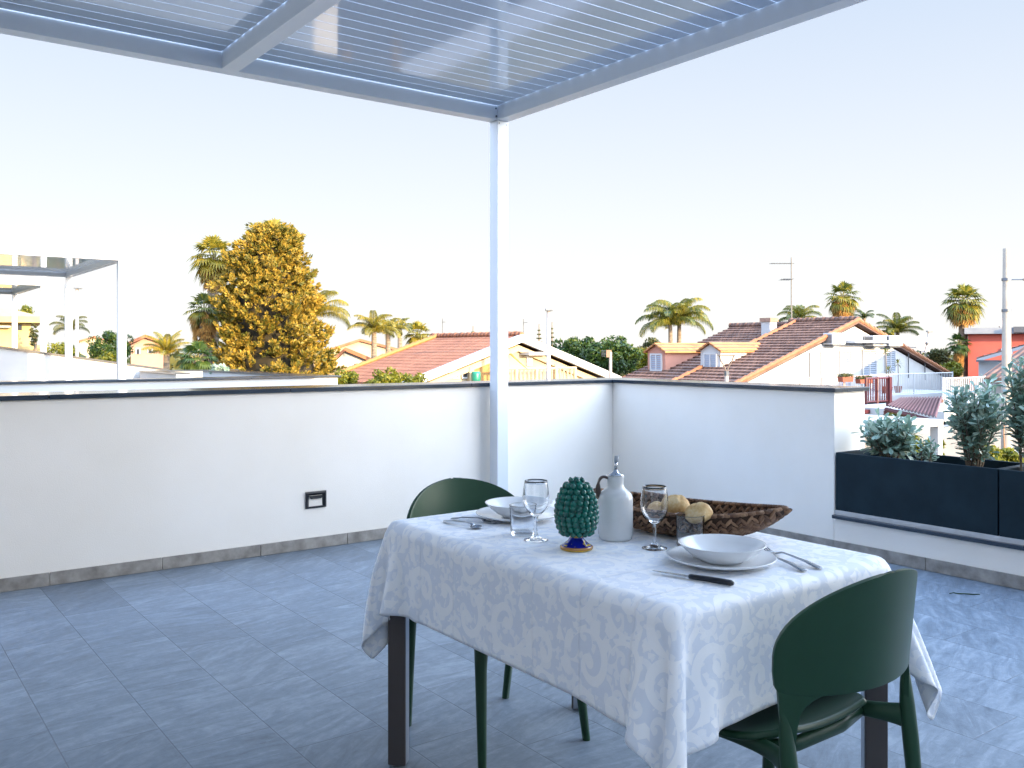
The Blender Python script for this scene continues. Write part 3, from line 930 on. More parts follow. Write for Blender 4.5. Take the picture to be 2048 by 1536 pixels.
def roll(label, px, py, d, sx, sy, sz, seed, z0):
    t = MATS.get('bread_crust')
    if t is None:
        t_ = NT('bread_crust')
        n1 = obj_noise(t_, 22, 5, .6); n2 = obj_noise(t_, 160, 3)
        g_ = t_.new('NewGeometry')
        k = t_.math('ADD', t_.math('MULTIPLY', n1, .75), t_.math('MULTIPLY', n2, .25))
        t_.base(t_.ramp(k, [(.33, (.46,.25,.085)), (.5, (.64,.43,.19)), (.66, (.74,.60,.37))])); t_.set(Roughness=.75)
        t_.bump(n2, .25, .002)
        t = MATS['bread_crust'] = t_.m
    p = at(px, py, d)
    vs = MB().sphere((0, 0, 0), 1, 40, 26, (1, 1, 1))
    out = []
    for v in vs.v:
        q = Vector(v)
        n = mnoise.noise(q*1.5+Vector((seed, 0, 0)))*.10+mnoise.noise(q*4+Vector((0, seed, 0)))*.035
        cut = -.10*math.exp(-((q.x*.9+q.y*.25+.1*math.sin(q.y*3))/.13)**2)*max(0, q.z)
        f = 1+n+cut
        z = q.z*sz*f
        if z < 0: z *= .72
        out.append((q.x*sx*f, q.y*sy*f, z))
    vs.v = out
    o = vs.build('bread_roll', t, None, smooth=True, weld=True)
    o.location = (p.x, p.y, z0); o.rotation_euler = (R(6*seed), R(-8), seed*1.7)
    tag(o, label, 'bread roll', 'bread rolls in the basket')
roll('round pale bread roll standing higher in the basket, behind the wine glass', 1352, 1003, 2.56, .041, .037, .036, 1.3, ZT+.083)
roll('split-top bread roll leaning on the front rim of the basket', 1397, 1010, 2.47, .042, .038, .034, 2.6, ZT+.078)
roll('small brown bread roll deep in the basket, half hidden by the wine glass', 1316, 1016, 2.60, .036, .034, .028, 3.9, ZT+.060)

# ---- cutlery
M_STEEL = mat('cutlery_steel', (.36,.39,.43), None, rough=.2, Metallic=1.0)
def cutlery(kind, a, b, label, group=None):
    """from handle end a to tip b, both on the cloth"""
    a = Vector(a); b = Vector(b); d = b-a; L = d.length
    r = thing(kind, label, kind, a, math.atan2(d.y, d.x), group)
    m = MB()
    hl = L*(.62 if kind == 'fork' else .68)
    def strip(st):
        rows = []
        for x, w, z in st: rows.append([(x, -w, z), (x, -w*.5, z+.0012), (x, w*.5, z+.0012), (x, w, z)])
        m.grid(rows)
    strip([(0, .0060, .0035), (.004, .0092, .004), (.02, .0092, .006), (hl*.4, .0065, .010), (hl*.75, .0035, .0115), (hl, .0030, .0125), (hl+.012, .0042, .0118), (hl+.024, .008, .0075)])
    m.build('handle', M_STEEL, r, smooth=True, solid=.0022)
    h = MB()
    if kind == 'spoon':
        rows = []
        n = 14; x0 = hl+.018; ln = L-x0
        for i in range(n+1):
            q = i/n; w = .0205*max(.12, math.sin(math.pi*min(1, (q*.93+.05)))**.72)
            rows.append([(x0+ln*q, w*s_, .0085-.0065*math.sin(math.pi*q)*(1-s_*s_)-.003*q) for s_ in np.linspace(-1, 1, 9)])
        h.grid(rows)
        h.build('bowl', M_STEEL, r, smooth=True, solid=.0018)
    else:
        x0 = hl+.018; mid = x0+.02
        h.grid([[(x, w*s_, z) for s_ in np.linspace(-1, 1, 7)] for x, w, z in ((x0, .007, .0085), (x0+.008, .011, .006), (mid, .0125, .0045), (mid+.012, .0128, .004))])
        for k in range(4):
            y = -.0108+.0072*k
            h.grid([[(x, y+w*s_, z) for s_ in (-1, 0, 1)] for x, w, z in ((mid+.011, .0021, .004), (mid+.03, .0018, .0055), (L-.006, .0014, .0085), (L, .0006, .0095))])
        h.build('tines', M_STEEL, r, smooth=True, solid=.0016)
    return r
cutlery('spoon', table_pt(889, 1044.5), table_pt(960, 1059), 'steel spoon lying nearest the cloth edge beside the far plates', 'cutlery beside the far plates')
cutlery('fork', table_pt(903, 1039.5), table_pt(988, 1047), 'steel fork lying between the spoon and the far plates', 'cutlery beside the far plates')
cutlery('fork', table_pt(1641, 1140), table_pt(1527, 1103), 'steel fork with its tines raised on the rim of the near plate', 'cutlery beside the near plates')
cutlery('spoon', table_pt(1610, 1145), table_pt(1505, 1108), 'steel spoon whose handle sticks out right of the near plate', 'cutlery beside the near plates')
def knife():
    a = Vector(table_pt(1467, 1174)); b = Vector(table_pt(1305, 1146)); d = b-a; L = d.length
    r = thing('knife', 'serrated steak knife with black handle in front of the near plate', 'knife', a, math.atan2(d.y, d.x))
    hl = L*.53
    M_BLK = mat('black_handle', (.008,.010,.016), None, rough=.3)
    h = MB()
    h.tube([(0, 0, .0075), (.006, 0, .0078), (hl*.3, 0, .008), (hl*.7, 0, .0075), (hl-.004, 0, .007), (hl, 0, .007)], [(.005,.004), (.0085,.0065), (.0080,.0068), (.0075,.0062), (.0078,.006), (.0062,.005)], 16)
    h.build('handle', M_BLK, r, smooth=True)
    n = 40; vs = []
    up = [(hl-.002+(L-hl)*i/n, .0075-.0035*(i/n)**2.5, ) for i in range(n+1)]
    lo = [(hl-.002+(L-hl)*i/n, -.0075+.0105*(i/n)**3+(.0007 if i % 2 else 0)) for i in range(n+1)]
    m = MB(); m.grid([[(x, y, .0065) for x, y in up], [(x, y, .0065) for x, y in lo]])
    m.build('blade', M_STEEL, r, solid=.0014)
knife()

# fallen twig on the floor
tw = MB()
p0, p1 = at_z(1899, 1187, .004), at_z(1962, 1189, .004)
pts = [p0.lerp(p1, i/6)+Vector((.006*math.sin(i*1.9), .010*math.sin(i*1.1), .002*(i % 2))) for i in range(7)]
s_ = p0.copy()
tw.tube([p-s_ for p in pts], [.002, .0025, .003, .0032, .003, .0026, .001], 6)
tw.add([p-s_ for p in (pts[4], pts[4]+Vector((.012,-.02,.006)), pts[5]+Vector((.01,-.02,.004)), pts[5])], [(0,1,2,3)])
o = tw.build('fallen_twig', mat('green_twig', (.03,.055,.02), None, rough=.7)); o.location = s_
tag(o, 'thin green twig lying on the floor tiles right of the near chair', 'twig')
# ================================================================= VEGETATION
def rand_dirs(n, rng):
    d = rng.normal(size=(n, 3)); return d/np.linalg.norm(d, axis=1)[:, None]

def leaf_quads(C, D, N, L, W):
    """one folded-free leaf per point: centre C, axis D, blade normal N; L, W arrays"""
    S = np.cross(N, D); S /= np.linalg.norm(S, axis=1)[:, None]+1e-9
    L = np.asarray(L)[:, None]; W = np.asarray(W)[:, None]
    v0 = C-D*L*.5; v2 = C+D*L*.5
    v1 = C+S*W*.5-D*L*.06; v3 = C-S*W*.5-D*L*.06
    V = np.stack([v0, v1, v2, v3], 1).reshape(-1, 3)
    return V, np.arange(len(V)).reshape(-1, 4)

LM_THUJA = leaf_mat('cypress_scales', [(.05, (.035,.045,.006)), (.3, (.11,.105,.012)), (.6, (.30,.19,.024)), (.95, (.46,.315,.050))], .6, .2, .9)
LM_DEEP  = leaf_mat('deep_green_leaves', [(.1, (.010,.028,.006)), (.5, (.030,.065,.012)), (.9, (.085,.115,.018))], .45, .3, 1.2)
LM_LIME  = leaf_mat('yellow_green_leaves', [(.1, (.04,.06,.006)), (.5, (.13,.14,.010)), (.9, (.26,.22,.018))], .45, .35, 1.0)
LM_OLIVE = leaf_mat('olive_leaves', [(.1, (.030,.038,.012)), (.5, (.070,.075,.022)), (.9, (.13,.115,.035))], .55, .25, 1.0)
LM_PALM  = leaf_mat('palm_leaves', [(.1, (.022,.040,.010)), (.4, (.075,.095,.014)), (.7, (.18,.16,.018)), (1, (.34,.24,.03))], .4, .3, .8)
LM_PALMY = leaf_mat('yellow_palm_leaves', [(.1, (.07,.075,.010)), (.5, (.20,.165,.018)), (.9, (.38,.27,.03))], .4, .35, .8)  # palm leaves in a yellower range
LM_DEAD  = leaf_mat('dry_palm_leaves', [(.1, (.16,.075,.018)), (.5, (.34,.165,.040)), (.9, (.50,.28,.075))], .8, .2, 1.0)
LM_GREY  = leaf_mat('grey_green_leaves', [(.05, (.08,.15,.11)), (.4, (.20,.30,.225)), (.75, (.36,.45,.35)), (1, (.48,.54,.40))], .38, .25, 6.0, .5)

def trunk(root, h, r0, r1, bends=0.15, m=None, seed=0, base=(0, 0), limbs=()):
    rng = random.Random(seed); t = MB(); pts = []; rad = []
    n = 8
    for i in range(n+1):
        q = i/n
        pts.append((base[0]+bends*math.sin(q*2.1+seed)*q, base[1]+bends*math.cos(q*1.7+seed)*q, h*q))
        rad.append(r0+(r1-r0)*q+(r0*.35*(1-q)**6))
    t.tube(pts, rad, 10)
    for a, q, ln, up in limbs:
        b = Vector(pts[int(q*n)])
        e = b+Vector((math.cos(a)*ln, math.sin(a)*ln, up))
        mid = (b+e)/2+Vector((0, 0, .12*ln))
        t.tube([b, mid, e], [r1*1.1, r1*.75, r1*.3], 7)
    return t.build('trunk', m or M_BARK, root, smooth=True)

def bushy(name, label, cat, px, d, top, half, bot=None, group=None, m=None, n=5200, leaf=.13, seed=1, clumps=46, flat=.8, tr=.13, zg=GZ, depth=None, trunk_h=None):
    """broad-leaved tree or shrub: px centre, distance d, top pixel row, half width in pixels"""
    p = at(px, Y0, d); base = Vector((p.x, p.y, zg))
    ztop = at(px, top, d).z-zg; hw_ = half*d/F_PX
    zb = (at(px, bot, d).z-zg) if bot else ztop*.25
    r = thing(name, label, cat, base, 0, group)
    rng = np.random.default_rng(seed)
    hc = (ztop+zb)/2; hz = (ztop-zb)/2
    # clump centres fill an uneven ellipsoid
    cd = rand_dirs(clumps, rng); cd[:, 2] *= 1.0
    rr = rng.uniform(.55, 1.0, clumps)[:, None]
    cc = cd*rr*np.array([hw_, depth or hw_*.9, hz])*.82
    cr = rng.uniform(.20, .36, clumps)*min(hw_, hz*1.3)
    k = n//clumps
    Cs = []; Ns = []
    for c, q in zip(cc, cr):
        dd = rand_dirs(k, rng); rad = q*rng.uniform(.35, 1.0, k)**.45
        Cs.append(c+dd*rad[:, None]*np.array([1, 1, flat])); Ns.append(dd)
    C = np.concatenate(Cs)+np.array([0, 0, hc]); Nn = np.concatenate(Ns)
    keep = C[:, 2] > .05; C = C[keep]; Nn = Nn[keep]
    D = rand_dirs(len(C), rng)*.9+np.array([0, 0, -.25]); D /= np.linalg.norm(D, axis=1)[:, None]
    Nn = Nn+rng.normal(0, .5, Nn.shape); Nn /= np.linalg.norm(Nn, axis=1)[:, None]
    V, Fq = leaf_quads(C, D, Nn, rng.uniform(.7, 1.3, len(C))*leaf, rng.uniform(.35, .6, len(C))*leaf)
    np_mesh('crown', V, Fq, m or LM_DEEP, r)
    lim = [(rng.uniform(0, 6.28), .6+.05*i, hw_*.5, hz*.5) for i in range(5)]
    trunk(r, hc, tr, tr*.55, .1, seed=seed, limbs=lim)
    return r

def fan_palm(name, label, px, d, top, half, skirt_bot=None, group=None, seed=1, zg=GZ, nf=26, mleaf=None, dead=True, tr=.16, skirt_half=None, lean=0.0, bladesn=15):
    p = at(px, Y0, d); base = Vector((p.x, p.y, zg))
    r_ = half*d/F_PX
    ztop = at(px, top, d).z-zg
    hub = ztop-r_*.95
    r = thing(name, label, 'palm tree', base, 0, group)
    rng = random.Random(seed)
    V = []; Fq = []; VD = []; FD = []
    def fan(Vl, Fl, c, dirv, R_, droop, nb, spread=1.9):
        up = Vector((0, 0, 1)); side = dirv.cross(up)
        side = side.normalized() if side.length > .1 else Vector((1, 0, 0))
        nrm = side.cross(dirv).normalized()
        for k in range(nb):
            a = -spread+2*spread*(k+.5)/nb
            bd = (dirv*math.cos(a)+side*math.sin(a)).normalized()
            w = R_*.085; L = R_*(1-.22*(abs(a)/spread)**2)*rng.uniform(.88, 1.08)
            sd = nrm.cross(bd).normalized()
            mid = c+bd*L*.55; tip = c+bd*L+Vector((0, 0, -droop*L))+nrm*rng.uniform(-.06, .06)*L
            o = len(Vl)
            Vl += [c, mid+sd*w+nrm*w*.4, mid, mid-sd*w+nrm*w*.4, tip]
            Fl += [(o, o+1, o+2, o+2), (o, o+2, o+3, o+3), (o+1, o+4, o+2, o+2), (o+2, o+4, o+3, o+3)]
    pet = MB()
    for i in range(nf):
        a = i*2.39996+seed; el = math.pi/2-(i/nf)**.75*(math.pi*.80)
        el += rng.uniform(-.1, .1)
        dv = Vector((math.cos(a)*math.cos(el), math.sin(a)*math.cos(el), math.sin(el)))
        pl = r_*.52; c = Vector((lean, 0, hub))+dv*pl
        pet.tube([(lean, 0, hub-.1), tuple(Vector((lean, 0, hub))+dv*pl*.5+Vector((0, 0, .03))), tuple(c)], [.025, .016, .01], 5)
        dv2 = (dv+Vector((0, 0, -.22-.25*(i/nf)))).normalized()
        fan(V, Fq, c, dv2, r_*.56, .22+.2*(i/nf), bladesn)
    def tri_mesh(nm, Vl, Fl, m):
        me = bpy.data.meshes.new(nm); me.from_pydata([tuple(v) for v in Vl], [], [tuple(dict.fromkeys(f)) for f in Fl]); me.materials.append(m)
        o = bpy.data.objects.new(nm, me); COL.objects.link(o); o.parent = r; return o
    tri_mesh('crown', V, Fq, mleaf or LM_PALM)
    pet.build('frond_stalks', mat('palm_stalk', (.12,.11,.03), (.2,.17,.06), 20, .6), r)
    if dead:
        zs = (at(px, skirt_bot, d).z-zg) if skirt_bot else hub-r_*1.1
        n2 = int(70*max(1, (hub-zs)/(r_*1.2)))
        sh = (skirt_half*d/F_PX) if skirt_half else r_*.42
        for i in range(n2):
            q = rng.random(); a = rng.uniform(0, 6.283)
            z = hub-.05-(hub-zs)*q*.75
            rr = sh*(.55+.45*(1-q))
            c = Vector((lean+math.cos(a)*rr*.6, math.sin(a)*rr*.6, z))
            dv = Vector((math.cos(a)*.38, math.sin(a)*.38, -1)).normalized()
            fan(VD, FD, c, dv, r_*rng.uniform(.38, .55), .05, 6, .75)
        tri_mesh('dry_skirt', VD, FD, LM_DEAD)
    trunk(r, hub, tr*1.25, tr, .05, M_PALMT, seed)
    return r

def feather_palm(name, label, px, d, top, half, group=None, seed=1, zg=GZ, nf=13, mleaf=None, tr=.14, arch=1.0, drop=1.0, leaflet=.34, hubdrop=None, stems=((0, 0, 0),)):
    p = at(px, Y0, d); base = Vector((p.x, p.y, zg))
    r_ = half*d/F_PX; ztop = at(px, top, d).z-zg
    r = thing(name, label, 'palm tree', base, 0, group)
    rng = random.Random(seed)
    V = []; Fq = []; ra = MB(); tk = MB()
    for (ox, oy, oz) in stems:
        hub = ztop-r_*(hubdrop if hubdrop else .62)+oz
        h0 = Vector((ox*r_, oy*r_, hub))
        tk.tube([(ox*r_*.6, oy*r_*.6, 0), (ox*r_*.8, oy*r_*.8, hub*.5), tuple(h0)], [tr*1.3, tr, tr*.7], 10)
        for i in range(nf):
            a = i*2.39996+seed; e0 = R(82-66*(i/nf))*arch
            L = r_*rng.uniform(1.05, 1.3); n = 11; pts = []
            pos = Vector(h0); el = e0
            for k in range(n+1):
                pts.append(Vector(pos))
                dv = Vector((math.cos(a)*math.cos(el), math.sin(a)*math.cos(el), math.sin(el)))
                pos = pos+dv*L/n; el -= drop*(.07+.22*(k/n))
            ra.tube([tuple(q) for q in pts], [.022*(1-.8*k/n)+.004 for k in range(n+1)], 5)
            for k in range(3, 62):
                q = k/62*n; j = min(n-1, int(q)); b = pts[j].lerp(pts[j+1], q-j)
                dv = (pts[j+1]-pts[j]).normalized(); sd = dv.cross(Vector((0, 0, 1)))
                sd = sd.normalized() if sd.length > .05 else Vector((1, 0, 0))
                ll = leaflet*r_*math.sin(math.pi*min(1, .12+.85*k/62))**.6*rng.uniform(.85, 1.1)
                for s in (-1, 1):
                    out = (sd*s*.85+dv*.45+Vector((0, 0, .12))).normalized()
                    m1 = b+out*ll*.5; tip = b+out*ll*.78+Vector((0, 0, -.62*ll))
                    w = dv*.0105*r_
                    o = len(V); V += [b-w*.6, b+w*.6, m1+w, m1-w, tip]
                    Fq += [(o, o+1, o+2, o+3), (o+3, o+2, o+4)]
    me = bpy.data.meshes.new('fronds'); me.from_pydata([tuple(v) for v in V], [], Fq); me.materials.append(mleaf or LM_PALM)
    o = bpy.data.objects.new('fronds', me); COL.objects.link(o); o.parent = r
    ra.build('frond_stalks', mat('palm_stalk', (.12,.11,.03), (.2,.17,.06), 20, .6), r)
    tk.build('trunk', M_PALMT, r, smooth=True)
    return r

# ---- the big cypress left of the post
def cypress():
    d = 33.0
    p = at(545, Y0, d); base = Vector((p.x, p.y, GZ))
    r = thing('cypress', 'broad golden brown cypress towering over the parapet left of the post', 'tree', base)
    s = d/F_PX
    right = Vector((CA, -SA, 0)); fwd = Vector((SA, CA, 0))
    # silhouette: row -> left, right edge in the photo, turned into metres
    sil = [(446, 535, 560), (462, 505, 590), (485, 483, 603), (520, 452, 612), (560, 446, 627), (600, 432, 642), (640, 424, 640), (680, 440, 655), (715, 432, 678), (745, 425, 690), (800, 420, 700), (900, 440, 690)]
    rows = [(EYE+(Y0-y)*s-GZ, (l-545)*s, (q-545)*s) for y, l, q in sil]
    def edge(z):
        for (z1, l1, r1), (z0, l0, r0) in zip(rows, rows[1:]):
            if z0 <= z <= z1:
                t = (z-z0)/(z1-z0+1e-9); return l0+(l1-l0)*t, r0+(r1-r0)*t
        return rows[-1][1:] if z < rows[-1][0] else rows[0][1:]
    rng = np.random.default_rng(3)
    Cs, Ds, Ns = [], [], []
    zmax = rows[0][0]
    # foliage hangs in flat layered pads with dark gaps between them
    nP = 300
    for i in range(nP):
        z = .8+(zmax-.95)*((i+rng.random())/nP)**.92
        l, q = edge(z); cx, w = (l+q)/2, (q-l)/2
        a = i*2.39996+rng.uniform(-.4, .4)
        out = right*math.cos(a)+fwd*math.sin(a); tang = fwd*math.cos(a)-right*math.sin(a)
        rr = rng.uniform(.74, 1.0)+.12*mnoise.noise(Vector((math.cos(a)*1.5, math.sin(a)*1.5, z*.8)))
        c = right*cx+out*max(.05, w*rr-.16)+Vector((0, 0, z))
        pr = min(.60, .20+.28*w)*rng.uniform(.75, 1.2)
        O = np.array(out); Tn = np.array(tang)
        for j in range(15):                      # tufts of scale leaves
            d3 = rand_dirs(1, rng)[0]*rng.uniform(.25, 1.0)**.5
            cj = np.array(c)+O*d3[0]*pr*.8+Tn*d3[1]*pr*1.05+np.array([0, 0, 1.])*(d3[2]*pr*.42+.20*pr*d3[0])
            k = 17; tr_ = rng.uniform(.08, .15)
            dd = rand_dirs(k, rng)
            ax = O*.8+np.array([0, 0, .55])+rand_dirs(1, rng)[0]*.5
            D_ = dd*.8+ax
            Cs.append(cj+dd*tr_*rng.uniform(.5, 1, k)[:, None]); Ds.append(D_/np.linalg.norm(D_, axis=1)[:, None])
            Ns.append(dd+ax*.35)
    C = np.concatenate(Cs); D = np.concatenate(Ds); N = np.concatenate(Ns); N /= np.linalg.norm(N, axis=1)[:, None]
    V, Fq = leaf_quads(C, D, N, rng.uniform(.10, .19, len(C)), rng.uniform(.05, .09, len(C)))
    np_mesh('crown', V, Fq, LM_THUJA, r)
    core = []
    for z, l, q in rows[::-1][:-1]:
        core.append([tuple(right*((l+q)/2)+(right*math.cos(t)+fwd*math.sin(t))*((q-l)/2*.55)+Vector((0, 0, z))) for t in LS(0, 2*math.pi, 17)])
    MB().grid(core).build('dark_core', mat('cypress_inside', (.012,.010,.004), (.03,.022,.008), 3, .95), r)  # solid core blocks the view through; shade inside the crown is in its colour
    trunk(r, 4.5, .28, .12, .1, seed=2)
cypress()

# ---- palms round the cypress
fan_palm('fan_palm', 'tall fan palm with long orange dry skirt just left of the cypress', 428, 35.5, 468, 52, 578, seed=3, nf=30, tr=.20, skirt_half=38, mleaf=LM_PALMY)
fan_palm('fan_palm', 'lower fan palm with dark leaves and brown skirt beside the tall palm trunk', 408, 34.4, 583, 40, 705, seed=8, nf=22, tr=.17, skirt_half=36, mleaf=LM_PALM)
fan_palm('fan_palm', 'fan palm whose yellow top shows above the cypress', 550, 38.5, 434, 46, 480, seed=5, nf=22, mleaf=LM_PALMY, tr=.18)
fan_palm('fan_palm', 'small fan palm showing between the palm trunk and the cypress', 462, 37.2, 574, 34, 640, seed=14, nf=20, tr=.15)
feather_palm('feather_palm', 'feather palm with drooping fronds reaching out right of the cypress', 628, 37.0, 588, 72, seed=4, nf=15, mleaf=LM_PALMY, drop=.95, leaflet=.36)
# ---- low plants between the neighbour's pergola and the cypress
feather_palm('feather_palm', 'yellow feather palm behind the neighbours parapet with thin upright fronds', 333, 30, 652, 46, seed=6, nf=16, mleaf=LM_PALMY, drop=.62, hubdrop=1.2)
fan_palm('fan_palm', 'low dark green fan palm in front of the cypress foot', 395, 29, 678, 44, 745, seed=9, nf=24, mleaf=LM_DEEP, dead=True, tr=.15)
bushy('shrub', 'round green tree inside the neighbours pergola opening', 'shrub', 222, 38, 655, 44, 735, seed=12, m=LM_DEEP, n=4200)
bushy('shrub', 'yellow green shrub low behind the raked parapet', 'shrub', 222, 33, 702, 36, 760, seed=13, m=LM_LIME, n=2400, leaf=.11)
bushy('shrub', 'yellow sunlit hedge left of the street lamp in the pergola opening', 'shrub', 120, 42, 680, 40, 740, seed=15, m=LM_LIME, n=2600)
feather_palm('feather_palm', 'far feather palm beside the street lamp in the pergola opening', 140, 47, 636, 38, seed=16, nf=11, mleaf=LM_OLIVE)
bushy('tree', 'small dark tree behind the yellow house at the left edge', 'tree', 52, 58, 610, 18, 640, seed=17, m=LM_LIME, n=1200)
bushy('tree', 'slim dark tree at the right corner of the yellow house', 'tree', 68, 50, 640, 9, 700, seed=18, m=LM_OLIVE, n=900)
# ---- in front of and around the orange-roofed house
bushy('hedge', 'lit garden hedge at the foot of the orange roof', 'hedge', 790, 23.5, 737, 78, 800, seed=21, m=LM_LIME, n=6400, leaf=.10, clumps=70, depth=.8)
bushy('shrub', 'yellow shrub between the cypress and the orange roof', 'shrub', 690, 24.5, 736, 32, 800, seed=22, m=LM_LIME, n=2600, leaf=.10)
feather_palm('feather_palm', 'tall yellow feather palm left of the orange roof', 748, 37, 628, 48, seed=23, nf=15, mleaf=LM_PALMY, drop=.9, hubdrop=.75)
feather_palm('feather_palm', 'yellow feather palm with hanging fronds behind the orange roof slope', 776, 39, 640, 40, seed=24, nf=15, mleaf=LM_PALMY, drop=1.2)
feather_palm('feather_palm', 'slender green feather palm above the orange roof slope', 800, 41, 640, 30, seed=25, nf=11, mleaf=LM_PALM, drop=.9)
fan_palm('fan_palm', 'small golden fan palm above the orange roof edge', 836, 42, 640, 32, 700, seed=26, nf=24, mleaf=LM_PALMY, tr=.16)
bushy('tree', 'tall green leafy tree behind the right gable of the orange-roofed house', 'tree', 1150, 44, 668, 62, 760, seed=27, m=LM_DEEP, n=6500, leaf=.2, clumps=60)
bushy('tree', 'green and yellow leafy tree between the two tiled houses', 'tree', 1225, 41, 668, 62, 760, seed=28, m=LM_DEEP, n=6500, leaf=.19, clumps=60)
bushy('tree', 'yellow leafy tree at the left foot of the brown roof', 'tree', 1275, 46, 686, 34, 760, seed=29, m=LM_LIME, n=2600, leaf=.18)
bushy('tree', 'distant dark round tree above the left end of the brown roof', 'tree', 1302, 62, 676, 30, 720, seed=30, m=LM_OLIVE, n=1800, leaf=.22)
# Norfolk pines, far away
def norfolk(label, px, d, top, half, seed):
    p = at(px, Y0, d); base = Vector((p.x, p.y, GZ)); r = thing('norfolk_pine', label, 'tree', base, 0, 'distant tiered pines')
    zt = at(px, top, d).z-GZ; w = half*d/F_PX
    V = MB(); rng = random.Random(seed)
    n = 8
    for i in range(n):
        z = zt*.55+zt*.42*i/n; ln = w*(1-.85*i/n)
        for k in range(7):
            a = 6.283*k/7+i; e = Vector((math.cos(a)*ln, math.sin(a)*ln, z+.10*ln))
            V.tube([(0, 0, z), tuple(e*.6+Vector((0, 0, z*.4-.02*ln))), tuple(e)], [.07*w, .14*w, .05*w], 5)
    V.build('crown', LM_OLIVE, r)
    MB().tube([(0, 0, 0), (0, 0, zt)], [.2, .03], 7).build('trunk', M_BARK, r)
norfolk('tiny tiered pine rising over the orange ridge left of the post', 946, 78, 652, 14, 1)
norfolk('thin tiered pine right of the post, left of the street lamp', 1078, 80, 648, 12, 2)
norfolk('tiered pine standing just right of the street lamp', 1104, 76, 644, 11, 3)
# ---- right side
feather_palm('feather_palm', 'tall feather palm with arching fronds behind the left dormers', 1352, 46, 606, 66, seed=31, nf=15, mleaf=LM_PALM, drop=1.05, stems=((-.25, 0, -.1), (.25, .1, .1)))
feather_palm('feather_palm', 'feather palm just behind the brown ridge below the aerial', 1598, 50, 612, 46, seed=32, nf=13, mleaf=LM_PALM)
fan_palm('fan_palm', 'fan palm with dry skirt standing behind the right end of the brown ridge', 1686, 47, 560, 38, 660, seed=33, nf=26, tr=.2, skirt_half=30)
feather_palm('feather_palm', 'dark palm tuft peeping over the gable apex', 1728, 49, 622, 24, seed=34, nf=9, mleaf=LM_DEEP)
feather_palm('feather_palm', 'feather palm with upright fronds behind the white gable slope', 1795, 45, 622, 46, seed=35, nf=16, mleaf=LM_PALM, drop=.8, hubdrop=.95)
bushy('shrub', 'leafy bush behind the white gable slope', 'shrub', 1778, 44.5, 658, 22, 720, seed=36, m=LM_LIME, n=1600, leaf=.16)
fan_palm('fan_palm', 'tall fan palm with hanging dry leaves left of the coral house', 1927, 43, 565, 44, 645, seed=37, nf=36, tr=.19, skirt_half=40)
fan_palm('fan_palm', 'dark low fan palm at the left wall of the coral house', 1918, 42, 664, 26, 735, seed=38, nf=22, mleaf=LM_DEEP, tr=.15)
bushy('tree', 'olive bush right of the satellite dish', 'tree', 1880, 50, 690, 30, 745, seed=39, m=LM_OLIVE, n=2400, leaf=.2)
bushy('shrub', 'bright yellow green shrub below the coral house', 'shrub', 1898, 40.5, 722, 34, 760, seed=40, m=LM_LIME, n=2200, leaf=.14)
bushy('shrub', 'sunlit garden shrub behind the first planter', 'shrub', 1835, 17, 868, 70, 935, seed=41, m=LM_LIME, n=4200, leaf=.10)
bushy('shrub', 'garden shrub seen low between the planter plants and the pole', 'shrub', 1985, 16, 885, 60, 950, seed=42, m=LM_LIME, n=3200, leaf=.10)
bushy('shrub', 'green creeper mound below the red roof', 'shrub', 1790, 21, 822, 54, 860, seed=43, m=LM_DEEP, n=3000, leaf=.12)

# distant belt of low trees out to the horizon (nobody could count them)
def belt():
    rng = np.random.default_rng(9); Cs = []; Ns = []
    for i in range(520):
        x = rng.uniform(-330, 2380); d = rng.uniform(70, 150)
        p = at(x, Y0, d); h = rng.uniform(2.8, 4.6)+(.5 if rng.random() < .1 else 0); w = rng.uniform(2.0, 5.0)
        k = 70
        dd = rand_dirs(k, rng); dd[:, 2] = np.abs(dd[:, 2])
        Cs.append(np.array([p.x, p.y, GZ])+dd*np.array([w, w, h])*rng.uniform(.7, 1, k)[:, None]); Ns.append(dd)
    C = np.concatenate(Cs); N = np.concatenate(Ns)
    D = rand_dirs(len(C), rng); N = N+rng.normal(0, .4, N.shape); N /= np.linalg.norm(N, axis=1)[:, None]
    V, Fq = leaf_quads(C, D, N, rng.uniform(.7, 1.5, len(C)), rng.uniform(.6, 1.1, len(C)))
    tag(np_mesh('distant_trees', V, Fq, LM_OLIVE), 'low belt of far trees along the horizon', 'trees', kind='stuff')
belt()

